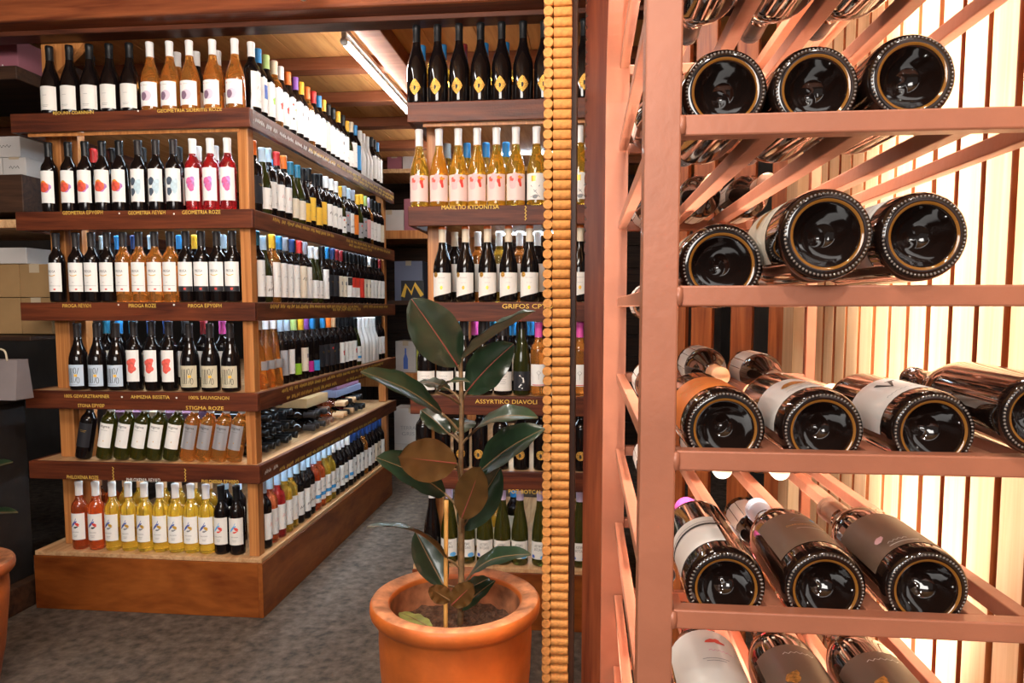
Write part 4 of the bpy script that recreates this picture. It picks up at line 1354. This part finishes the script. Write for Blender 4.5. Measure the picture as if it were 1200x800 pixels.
rack_bottle(2, 2, 'rack_bordeaux', 'rack', 'tan', 'off_white', 'vee', 'dark bottle with white label and black V on the rack\'s third bar', spin=-.35, labz=(.024, .110), half=1.4)
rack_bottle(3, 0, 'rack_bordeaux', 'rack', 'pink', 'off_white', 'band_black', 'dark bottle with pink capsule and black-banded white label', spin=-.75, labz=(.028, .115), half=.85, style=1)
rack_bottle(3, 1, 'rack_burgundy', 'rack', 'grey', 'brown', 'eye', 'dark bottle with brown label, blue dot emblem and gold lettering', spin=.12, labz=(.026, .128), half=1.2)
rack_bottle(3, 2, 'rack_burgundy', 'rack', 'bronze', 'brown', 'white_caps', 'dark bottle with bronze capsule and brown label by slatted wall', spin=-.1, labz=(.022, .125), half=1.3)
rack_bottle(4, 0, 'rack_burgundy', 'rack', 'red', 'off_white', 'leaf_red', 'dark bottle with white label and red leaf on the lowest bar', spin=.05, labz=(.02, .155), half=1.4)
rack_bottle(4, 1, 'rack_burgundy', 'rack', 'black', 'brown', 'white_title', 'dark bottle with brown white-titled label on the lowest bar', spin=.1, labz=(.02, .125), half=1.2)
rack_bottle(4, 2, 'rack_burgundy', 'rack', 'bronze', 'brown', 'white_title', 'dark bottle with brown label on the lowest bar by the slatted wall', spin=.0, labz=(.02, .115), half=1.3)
# the stray bottle lying askew on the third bar, next to the wall
a = Vector((.4165, YR - .012, 0))
b = Vector((.428, YR + .288, 0))
d = (b - a).normalized()
q = d.to_track_quat('Z', 'X').to_matrix().to_4x4()
shape('rack_slim', .0375, 0.300, rack_profile(.0375, 0.300, 1), seg=56, neck=.0148)
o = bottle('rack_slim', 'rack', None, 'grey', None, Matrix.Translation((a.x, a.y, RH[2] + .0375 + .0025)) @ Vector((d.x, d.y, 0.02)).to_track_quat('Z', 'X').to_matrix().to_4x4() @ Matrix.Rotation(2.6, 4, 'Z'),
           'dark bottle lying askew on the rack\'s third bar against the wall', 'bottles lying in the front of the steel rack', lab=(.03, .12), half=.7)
kr = link('knurled_ring', knurl_mesh(.0375, 60, 0), o)
kr['kind'] = 'stuff'
# bottles of the far side of the rack, necks to the near one
for k in range(-1, 5):
    for n in range(3):
        c = colx[k]
        z = seat(k, c[n] - .004, SHAPES['rear_burgundy']['R'])
        M = Matrix.Translation((c[n] - .004, YRB - .030, z)) @ Matrix.Rotation(math.pi / 2, 4, 'X') @ Matrix.Rotation(RNG.uniform(2.2, 4.0), 4, 'Z')
        cap = 'cream' if k == 3 else ('black', 'red', 'bronze')[n] if k == 4 else ('charcoal', 'tan', 'bronze')[n]
        tn = {-1: 'above the topmost bar', 0: 'on the uppermost bar', 1: 'on the second bar', 2: 'on the third bar', 3: 'on the fourth bar', 4: 'on the lowest bar'}[k]
        pl = ('beside the bent post', 'in the middle column', 'by the slatted wall')[n]
        bottle('rear_burgundy', 'rack', cap, 'off_white', None, M, 'bottle at the rack\'s back, %s, %s' % (tn, pl), 'bottles in the back of the steel rack')

# ------------------------------------------------------------------ cork-clad post and the redwood post behind it
cp = empty('cork_column', (-.05, 1.88, 0))
tag(cp, 'dark wooden post clad in wine corks beside the rubber plant', 'post')
YK = 1.85
ck = PY(636, 400, YK).x
CD = .0246
xa, xb = ck + CD - .0005, ck + CD + .0455
box('post', xa, PY(675, 400, YK + .02).x, YK + .0125, YK + .075, 0.001, CAM_H + 1.2, W_DARK, cp, .003)
v, f = tube([Vector((0, 0, -.0225)), Vector((0, 0, .0225))], CD / 2 - .0002, 14)
bm = bmesh.new()
vv = [bm.verts.new(p) for p in v]
for ff in f:
    bm.faces.new([vv[q] for q in ff])
es = [e for e in bm.edges if abs(e.verts[0].co.z) > .02 and abs(e.verts[1].co.z) > .02 and e.verts[0].co.z * e.verts[1].co.z > 0]
bmesh.ops.bevel(bm, geom=es, offset=.0012, segments=1, affect='EDGES')
corkm = finish_bm('cork', bm, M_CORK, smooth=False)
corkm.polygons.foreach_set('use_smooth', [len(p.vertices) == 4 for p in corkm.polygons])
nck = int((CAM_H + 1.12) / CD)
for i in range(nck):
    z = .014 + i * CD
    jx, jy = RNG.uniform(-.0008, .0008), RNG.uniform(-.0006, .0002)
    o = link('cork', corkm, cp)
    o.location = Vector((xa + .0228 + jx, YK + jy, z)) - cp.location
    o.rotation_euler = (0, math.pi / 2, 0)
    o = link('cork', corkm, cp)
    o.location = Vector((ck + CD / 2 + jx * .5, YK + .010 + jy * 2, z + RNG.uniform(-.0004, .0004))) - cp.location
    o.rotation_euler = (math.pi / 2, 0, RNG.uniform(-.03, .03))

rp_x0, rp_x1 = PY(683.5, 400, 1.98).x, PY(713, 400, 1.98).x
bm = bmesh.new()
prof = []
z = 0.001
pts_l = [(rp_x0 + .002, 0.001), (rp_x0 + .002, 1.50)]
n_sc = 34
for i in range(n_sc):
    zc = 1.50 + (i + .5) * .031
    for a in range(5):
        t = -math.pi / 2 + math.pi * a / 4
        pts_l.append((rp_x0 + .006 - .0065 * math.cos(t), zc + .0155 * math.sin(t)))
poly = pts_l + [(rp_x1, pts_l[-1][1]), (rp_x1, 0.001)]
poly2 = []
for p in poly:
    if not poly2 or (abs(p[0] - poly2[-1][0]) + abs(p[1] - poly2[-1][1])) > 1e-5:
        poly2.append(p)
fr = [bm.verts.new((x, 1.98, z)) for x, z in poly2]
bkv = [bm.verts.new((x, 2.05, z)) for x, z in poly2]
bm.faces.new(fr)
bm.faces.new(bkv[::-1])
for i in range(len(fr)):
    j = (i + 1) % len(fr)
    bm.faces.new((fr[i], bkv[i], bkv[j], fr[j]))
rp = link('redwood_post', finish_bm('redwood_post', bm, W_REDPOST))
tag(rp, 'redwood post with a scalloped edge next to the cork column', 'post')

# ------------------------------------------------------------------ rubber plant in the terracotta pot
M_TERRA = plain('terracotta', (0.40, 0.088, 0.011), 0.55, var=0.40, scale=7, bump=0.25, bscale=60, coat=0.15)
M_TERRA_RIM = plain('terracotta_worn_rim', (0.40, 0.150, 0.060), 0.7, var=0.45, scale=30, bump=0.25, bscale=90)
M_TERRA_IN = plain('terracotta_inside', (0.33, 0.12, 0.05), 0.75, var=0.5, scale=22, bump=0.3, bscale=90)
M_SOIL = plain('potting_soil', (0.105, 0.050, 0.026), 0.95, var=0.5, scale=90, bump=1.0, bscale=160)
M_LEAF = plain('leaf_top', (0.011, 0.024, 0.011), 0.28, coat=0.4, var=0.35, scale=18)
M_LEAF_UNDER = plain('leaf_underside', (0.075, 0.036, 0.008), 0.42, var=0.15, scale=25)
M_LEAF_PALE = plain('leaf_pale_underside', (0.16, 0.17, 0.11), 0.4, var=0.2, scale=25)
M_LEAF_OLD = plain('leaf_yellowing', (0.20, 0.20, 0.03), 0.45, var=0.6, scale=16)
M_RIB = plain('leaf_midrib', (0.17, 0.10, 0.045), 0.45)
M_RIB_RED = plain('leaf_midrib_red', (0.22, 0.05, 0.035), 0.45)
M_STEM = plain('plant_stem', (0.15, 0.085, 0.035), 0.6, var=0.4, scale=60)
M_BAMBOO = plain('bamboo_stake', (0.60, 0.30, 0.075), 0.5, var=0.15, scale=30)


def pot(name, label, cx, cy, zr, R, depth):
    """terracotta pot with a rolled rim; zr height of the rim, R its outer radius"""
    t = empty(name, (cx, cy, 0))
    tag(t, label, 'plant pot')
    outer = [(0, .004), (R * .60, .002), (R * .66, .012), (R * .80, zr * .35), (R * .885, zr * .70), (R * .90, zr - .10), (R * .892, zr - .058), (R * .905, zr - .050), (R * .955, zr - .044), (R * .990, zr - .034), (R, zr - .022), (R * .995, zr - .010), (R * .975, zr - .003), (R * .95, zr), (R * .86, zr - .003), (R * .785, zr - .008), (R * .766, zr - .012), (R * .760, zr - .020)]
    v, f = lathe(outer, 64)
    link('pot_body', mesh_from('pot_body', v, f, [M_TERRA, M_TERRA_RIM], [1 if min(v[q][2] for q in ff) > zr - .0105 and max(math.hypot(v[q][0], v[q][1]) for q in ff) < R * .98 else 0 for ff in f], smooth=True), t)
    inner = [(R * .760, zr - .020), (R * .757, zr - .035), (R * .755, zr - depth - .04), (0, zr - depth - .06)]
    v, f = lathe(inner, 64)
    link('pot_lining', mesh_from('pot_lining', v, f, M_TERRA_IN, smooth=True), t)
    # soil
    bm = bmesh.new()
    n, m = 22, 72
    ring = []
    rn = random.Random(3)
    for i in range(n + 1):
        r = R * .76 * i / n
        row = []
        for j in range(m if i else 1):
            a = 2 * math.pi * j / m
            p = Vector((r * math.cos(a), r * math.sin(a), 0))
            h = noise.noise(p * 38) * .010 + noise.noise(p * 110) * .007 + .010 * (1 - i / n)
            row.append(bm.verts.new((p.x, p.y, zr - depth + h)))
        ring.append(row)
    for i in range(n):
        for j in range(m):
            l = (j + 1) % m
            if i == 0:
                bm.faces.new((ring[0][0], ring[1][j], ring[1][l]))
            else:
                bm.faces.new((ring[i][j], ring[i + 1][j], ring[i + 1][l], ring[i][l]))
    so = link('soil', finish_bm('soil', bm, M_SOIL), t)
    so['kind'] = 'stuff'
    return t


PYD = 1.80
pc = PY(535, 700, PYD)
POT_Z = pc.z + .006
POT_R = (PY(633, 700, PYD).x - PY(437, 700, PYD).x) / 2
POT_X = (PY(633, 700, PYD).x + PY(437, 700, PYD).x) / 2
pot('terracotta_pot', 'round terracotta pot with a rolled rim holding the rubber plant', POT_X, PYD, POT_Z, POT_R, .088)
SOIL = POT_Z - .088


def leaf_mesh(base, tip, width, nrm, fold=.25, droop=0.0, face='top', rib='plain', curl=0.0):
    """a pointed oval blade from base to tip, its face along nrm; fold: half-angle of the V, droop: arch along its length"""
    ax = tip - base
    L = ax.length
    ax = ax / L
    n = (nrm - ax * nrm.dot(ax)).normalized()
    s = ax.cross(n).normalized()
    NL, NW = 14, 6
    verts, faces, idx = [], [], []
    for i in range(NL + 1):
        t = i / NL
        w = width / 2 * (math.sin(math.pi * min(1, t * .98 + .012)) ** .62) * (1.0 - .12 * (t - .5))
        if t > .94:
            w *= .55
        c = base + ax * (L * t) + n * (droop * L * math.sin(math.pi * t)) - n * (curl * L * t * t)
        for j in range(-NW, NW + 1):
            u = j / NW
            ripple = .0022 * math.sin(t * 22 + (1 if u > 0 else 2)) * abs(u) ** 2
            z = abs(u) * w * math.sin(fold) - .10 * w * (abs(u) ** 3) + ripple
            verts.append(c + s * (u * w * math.cos(fold)) + n * z)
    K = 2 * NW + 1
    for i in range(NL):
        for j in range(K - 1):
            faces.append((i * K + j, i * K + j + 1, (i + 1) * K + j + 1, (i + 1) * K + j))
            idx.append(0)
    # lower skin, a little below
    off = len(verts)
    th = .0010
    for v in list(verts):
        verts.append(v - n * th)
    for i in range(NL):
        for j in range(K - 1):
            faces.append((off + i * K + j, off + (i + 1) * K + j, off + (i + 1) * K + j + 1, off + i * K + j + 1))
            idx.append(1)
    # midrib, standing out on both faces
    mats = {'top': [M_LEAF, M_LEAF_UNDER], 'under': [M_LEAF, M_LEAF_UNDER], 'pale': [M_LEAF, M_LEAF_PALE], 'old': [M_LEAF_OLD, M_LEAF_OLD]}[face]
    me = mesh_from('leaf', verts, faces, mats, idx, smooth=True)
    rp = [base + ax * (L * i / NL) + n * (droop * L * math.sin(math.pi * i / NL) - curl * L * (i / NL) ** 2) for i in range(NL + 1)]
    rv, rf = tube(rp, [.0020 * (1 - .8 * i / NL) + .0003 for i in range(NL + 1)], 6)
    rm = mesh_from('midrib', rv, rf, M_RIB_RED if rib == 'red' else M_RIB, smooth=True)
    return me, rm


def plant(name, label, stem_pts, leaves, radius):
    b = stem_pts[0]
    t = empty(name, b)
    tag(t, label, 'plant')
    v, f = tube(curve_pts(stem_pts, 5), [radius * (1 - .45 * i / (5 * (len(stem_pts) - 1))) for i in range(5 * (len(stem_pts) - 1) + 1)], 10)
    o = link('stem', mesh_from('stem', v, f, M_STEM, smooth=True), t)
    o.location = -b
    for (att, base, tip, w, nrm, kw) in leaves:
        me, rm = leaf_mesh(base, tip, w, nrm, **kw)
        lo = link('leaf', me, t)
        lo.location = -b
        r = link('midrib', rm, lo)
        if att is not None:
            mid = (att + base) / 2 + Vector((0, 0, .004))
            v, f = tube(curve_pts([att, mid, base], 4), .0032, 7)
            link('leaf_stalk', mesh_from('leaf_stalk', v, f, M_RIB, smooth=True), lo)
    return t


def LP(px, py, dy=0.0):
    return PY(px, py, PYD + dy)


CAMV = Vector((0.0, -1.0, 0.12))        # towards the photographer
UP = Vector((0, 0, 1))
stem = [Vector((LP(539, 735).x, PYD, SOIL - .02)), LP(541, 640), LP(540, 560), LP(541, 480), LP(540, 432), LP(541, 418)]
LV = [
    # attachment px, base px, tip px (each with depth), width m, normal, options
    ((540, 440, 0), (536, 428, -.01), (482, 350, -.05), .128, CAMV + UP * .25 + Vector((.3, 0, 0)), dict(fold=.16, rib='red', droop=.03)),
    ((541, 424, 0), (543, 419, -.01), (627, 364, -.09), .098, UP * 1.0 + CAMV * .10 + Vector((-.62, 0, 0)), dict(fold=.60, face='pale', droop=.02)),
    ((540, 476, 0), (547, 459, .01), (602, 403, -.01), .118, CAMV * 1.0 + UP * .45 + Vector((-.25, 0, 0)), dict(fold=.20, rib='red', droop=.05)),
    ((538, 505, 0), (517, 484, -.02), (423, 435, -.16), .092, UP * .8 + CAMV * .60 + Vector((.2, 0, 0)), dict(fold=.35, droop=.06)),
    ((540, 470, 0), (527, 457, .03), (487, 449, .08), .055, UP + CAMV * .35, dict(fold=.2, droop=.1)),
    ((540, 474, 0), (511, 459, -.09), (550, 447, -.14), .040, UP + CAMV * .28, dict(fold=.3, face='pale', droop=.12)),
    ((540, 520, 0), (526, 508, .02), (493, 480, .06), .060, UP * .7 + CAMV * .7, dict(fold=.3, droop=.05)),
    ((540, 520, 0), (533, 508, .04), (552, 492, .12), .070, UP * .8 + CAMV * .6, dict(fold=.25, droop=.08)),
    ((540, 524, 0), (549, 512, -.01), (630, 489, -.11), .098, UP * 1.0 + CAMV * .42 + Vector((-.05, 0, 0)), dict(fold=.28, face='under', droop=.13)),
    ((541, 585, 0), (562, 553, .03), (638, 502, -.02), .118, UP * .66 + CAMV * .72 + Vector((-.35, 0, 0)), dict(fold=.42, droop=.06)),
    ((539, 562, 0), (535, 543, -.05), (467, 535, -.17), .108, -(CAMV * 1.0 + UP * .10), dict(fold=.15, face='under', rib='red', droop=.02)),
    ((540, 600, 0), (521, 578, .0), (441, 536, -.12), .115, UP * .75 + CAMV * .70, dict(fold=.30, droop=.06)),
    ((541, 625, 0), (541, 607, -.07), (563, 547, -.13), .086, -(CAMV * 1.0 + Vector((-.15, 0, 0))), dict(fold=.12, face='under', rib='red', droop=.02)),
    ((541, 632, 0), (541, 620, .02), (586, 548, -.01), .105, CAMV + UP * .3 + Vector((.2, 0, 0)), dict(fold=.35, droop=-.06)),
    ((541, 668, 0), (524, 655, -.03), (430, 617, -.20), .060, UP * 1.0 + CAMV * .06, dict(fold=.35, face='under', droop=.12)),
    ((541, 692, 0), (520, 686, .02), (487, 623, .05), .092, CAMV + UP * .4 + Vector((.5, 0, 0)), dict(fold=.30, droop=-.02)),
    ((541, 694, 0), (546, 681, .0), (622, 649, -.10), .078, UP * .9 + CAMV * .45, dict(fold=.30, droop=.12)),
    ((541, 712, 0), (528, 704, -.08), (503, 688, -.11), .048, -(CAMV + UP * .2), dict(fold=.12, face='under')),
    ((541, 716, 0), (529, 709, -.09), (555, 684, -.12), .056, -(CAMV + UP * .2), dict(fold=.12, face='under', rib='red')),
    ((541, 722, 0), (540, 714, .0), (580, 680, -.03), .044, UP * .6 + CAMV * .8, dict(fold=.35, droop=.05)),
    ((541, 708, 0), (545, 694, .05), (574, 677, .10), .050, UP * .8 + CAMV * .6, dict(fold=.3, droop=.05)),
]
leaves = []
for att, b_, t_, w, nrm, kw in LV:
    leaves.append((LP(*att), LP(*b_), LP(*t_), w, nrm.copy(), kw))
plant('rubber_plant', 'dark-leaved rubber plant with brown leaf undersides in terracotta pot', stem, leaves, .0085)
# fallen leaf on the soil
fb, ft = PZ(505, 736, SOIL + .032), PZ(468, 717, SOIL + .034)
me, rm = leaf_mesh(fb, ft, .055, UP.copy(), fold=.10, face='old', droop=.02)
lo = link('fallen_leaf', me)
tag(lo, 'yellowing green leaf lying on the soil of the terracotta pot', 'leaf')
link('midrib', rm, lo)
# stake
a, b = LP(522, 735, -.03), LP(523, 586, -.03)
v, f = tube(curve_pts([Vector((a.x, a.y, SOIL - .02)), (a + b) / 2, b], 6), .0056, 10)
o = link('bamboo_stake', mesh_from('bamboo_stake', v, f, M_BAMBOO, smooth=True))
tag(o, 'pale bamboo stake pushed into the soil beside the rubber plant stem', 'stake')

# the other potted plant, only its edge in view
YQ = 2.2
rim = PY(-2, 668, YQ)
RQ = .21
pot('terracotta_pot', 'terracotta pot next to the dark counter', rim.x - RQ, YQ, rim.z + .01, RQ, .07)
q0 = Vector((rim.x - RQ, YQ, rim.z - .07))
lv2 = [(q0 + Vector((0, 0, .30)), q0 + Vector((.05, -.02, .33)), PY(15, 541, YQ - .05), .09, UP * .9 + CAMV * .4, dict(fold=.3, droop=.06)),
       (q0 + Vector((0, 0, .16)), q0 + Vector((.05, -.02, .18)), PY(21, 600, YQ - .08), .08, UP * 1.0 + CAMV * .25, dict(fold=.3, face='under', droop=.10)),
       (q0 + Vector((0, 0, .40)), q0 + Vector((-.03, -.02, .44)), q0 + Vector((-.16, -.08, .55)), .09, UP * .6 + CAMV * .7, dict(fold=.3, droop=.06))]
plant('rubber_plant', 'dark-leaved plant whose leaf tips reach out by the dark counter', [q0, q0 + Vector((.005, 0, .2)), q0 + Vector((0, 0, .45))], lv2, .008)

# ------------------------------------------------------------------ dark shelving and cartons along the other wall
def at(x0, y0, x1, y1, Y):
    a, b = PY(x0, y1, Y), PY(x1, y0, Y)
    return a.x, b.x, a.z, b.z


M_DARKTOP = plain('dark_counter', (0.018, 0.015, 0.014), 0.5, var=0.2, scale=20)
YW = 3.12
ws = empty('stock_shelf', (-3.3, YW + .3, 0))
tag(ws, 'dark wooden stock shelving with cartons beyond the shelving end', 'shelving')
for (py, th) in [(80, 16), (206, 44), (258, 10), (393, 6)]:
    z1 = PY(20, py, YW).z
    z0 = PY(20, py + th, YW).z
    box('shelf_board', -4.2, -2.53, YW - .04, YW + .55, z0, z1, W_DARK_X if th != 10 else W_SHELF, ws, .004)
box('side_panel', -2.528, -2.498, YW + .30, YW + .55, .001, ZC - .1, W_DARK, ws, .004)
box('side_panel', -4.24, -4.202, YW - .04, YW + .55, .001, ZC - .1, W_DARK, ws, .004)
zb = {k: PY(20, k, YW).z + .001 for k in (80, 206, 393)}


def stock(xs, base, h, m, label, text=None, group=None, dy=.06, depth=.22, name='carton'):
    x0, x1 = PY(xs[0], 300, YW + dy).x, PY(xs[1], 300, YW + dy).x
    return carton(name, x0, x1, YW + dy, YW + dy + depth, base, base + h, m, label, text=text, group=group)


stock((-60, 33), zb[80], .155, M_PINKBOX, 'mauve wine carton on the uppermost dark shelf', [(None, .06, .09, .09, .018, 'pink'), (None, .11, .03, .05, .018, 'white')])
stock((-60, 8), zb[206], .095, M_WHITEBOX, 'white carton at the lower end of the white stack', [(None, .0, .05, .08, .014, 'ink')])
stock((9, 36), zb[206], .095, M_WHITEBOX, 'small white carton beside the dark side panel', [(None, .0, .05, .05, .014, 'ink')])
stock((-50, 30), zb[206] + .0965, .095, M_WHITEBOX, 'white carton on top of the two white cartons', [(None, .08, .05, .10, .014, 'ink')])
zc_ = PY(20, 392, YW).z + .001
stock((-60, 21), zc_, .17, M_KRAFT, 'brown cardboard carton at the foot of the brown stack')
stock((21.6, 57), zc_, .17, M_KRAFT, 'brown cardboard carton next to the dark side panel')
stock((-60, 21), zc_ + .1725, .155, M_KRAFT, 'brown cardboard carton lying across the brown stack')
stock((21.6, 57), zc_ + .1725, .155, M_KRAFT, 'upper brown carton next to the dark side panel')
stock((-60, 31), zc_ + .330, .075, M_WHITEBOX, 'pale box on top of the brown cartons')
ct = empty('counter', (-3.4, 2.8, 0))
tag(ct, 'low dark counter beside the shelving end', 'counter')
zt_ = PY(20, 474, 2.62).z
box('counter_top', -4.2, -2.52, 2.60, 3.06, zt_ - .04, zt_, M_DARKTOP, ct, .004)
box('counter_body', -4.2, -2.55, 2.64, 3.05, .12, zt_ - .041, M_DARKTOP, ct, .004)
box('counter_plinth', -4.2, -2.50, 2.50, 3.05, .001, .119, W_DARK_X, ct, .004)
bx0, bx1, bz0, bz1 = at(-6, 420, 49, 470, 2.75)
bag = empty('paper_bag', ((bx0 + bx1) / 2 - .095, 2.78, zt_ + .001))
tag(bag, 'grey paper carrier bag standing on the dark counter', 'bag')
bm = bmesh.new()
add_box(bm, -.095, .095, -.05, .05, 0, .165, 0)
for v in bm.verts:
    if v.co.z > .1:
        v.co.y *= .55
link('bag_body', finish_bm('bag_body', bm, plain('bag_paper', (0.20, 0.17, 0.17), 0.7, var=0.1, scale=9)), bag)
v, f = tube(curve_pts([Vector((-.05, -.028, .16)), Vector((-.035, -.028, .205)), Vector((.035, -.028, .205)), Vector((.05, -.028, .16))], 6), .004, 8)
link('bag_handle', mesh_from('bag_handle', v, f, plain('bag_cord', (0.5, 0.42, 0.3), 0.7), smooth=True), bag)

# ------------------------------------------------------------------ far end of the shop, seen down the aisle
YD = 6.1
fs = empty('stock_shelf', (-1.0, YD + .3, 0))
tag(fs, 'pale wooden stock shelving at the far end of the aisle', 'shelving')
fx0, fx1 = -2.05, -.25
FZ = {}
for py, th, m in [(198, 5, W_SHELF), (270, 10, W_POST), (352, 5, W_DARK_X), (437, 16, W_POST)]:
    z1, z0 = PY(475, py, YD).z, PY(475, py + th, YD).z
    FZ[py] = z1 + .001
    box('shelf_board', fx0, fx1, YD - .02, YD + .5, z0, z1, m, fs, .003)
for x in (fx0, fx1 - .05):
    box('upright', x, x + .05, YD + .5, YD + .54, .001, 2.4, W_DARK, fs, .003)


def far_box(xs, base, h, m, label, text=None, dy=.05, name='carton'):
    x0, x1 = PY(xs[0], 300, YD + dy).x, PY(xs[1], 300, YD + dy).x
    return carton(name, x0, x1, YD + dy, YD + dy + .3, base, base + h, m, label, text=text)


h_ = lambda a, b: PY(475, a, YD).z - PY(475, b, YD).z
far_box((440, 473.5), FZ[270], h_(245, 270), M_WHITEBOX, 'white carton on the far shelf above the pale board')
far_box((474, 500), FZ[270], h_(232, 270), M_PINKBOX, 'mauve carton on the far shelf above the pale board')
far_box((455, 472), FZ[198] , h_(178, 198), M_PINKBOX, 'small mauve carton on the topmost far board')
far_box((473, 497), FZ[198], h_(170, 198), M_WHITEBOX, 'tall white carton on the topmost far board')
far_box((462, 495), FZ[352], h_(288, 336), M_BLUEBOX, 'blue-grey box on the far shelf behind the zigzag sign', dy=.2)
z0_, z1_ = PY(475, 357, YD).z, PY(475, 335, YD).z
sg = empty('zigzag_sign', (PY(482, 345, YD).x, YD + .05, FZ[352]))
tag(sg, 'black sign with a yellow zigzag on the far shelf', 'sign')
box('sign_panel', sg.location.x - .10, sg.location.x + .10, YD + .045, YD + .06, FZ[352], FZ[352] + .17, C['black'], sg, .002)
zz = stroke2d([(-.085, .03), (-.055, .13), (-.01, .06), (.02, .14), (.085, .04)], .035)
o = link('zigzag', mesh_from('zigzag', [(p, 0, q) for p, q in zz[0]], zz[1], C['yellow']), sg)
o.location = (0, -.0065, 0)
t = far_box((462, 486), FZ[437], h_(400, 437), M_WHITEBOX, 'white gift box with a bottle picture on the far shelf')
vv = [(-.02, .03), (.02, .03), (.02, .12), (.007, .16), (.007, .21), (-.007, .21), (-.007, .16), (-.02, .12)]
o = link('bottle_picture', mesh_from('bottle_picture', [(p, 0, q) for p, q in vv], [tuple(range(8))], C['ink_blue']), t)
o.location = (0, -.1515, 0)
far_box((487, 500), FZ[437], h_(398, 437), plain('box_lime', (0.50, 0.50, 0.06), 0.6), 'lime green box beside the bottle-picture box')
zf0 = .001
for i, (ya, yb, xs, lab_) in enumerate([(520, 606, (462, 503), 'pale grey-lettered carton at the foot of the far stack'), (478, 519, (462, 503), 'pale grey-lettered carton on top of the far stack')]):
    z0_, z1_ = PY(475, yb, YD - .25).z, PY(475, ya, YD - .25).z
    x0, x1 = PY(xs[0], 500, YD - .25).x, PY(xs[1], 500, YD - .25).x
    z0_ = .001 if i == 0 else top_prev + .001
    carton('carton', x0, x1, YD - .25, YD - .03, z0_, z1_, M_WHITEBOX, lab_, text=[('TERRA', -.03, (z1_ - z0_) * .45, .13, .03, 'ink_grey'), ('GRIS', -.03, (z1_ - z0_) * .45 - .05, .11, .03, 'ink_grey')])
    top_prev = z1_
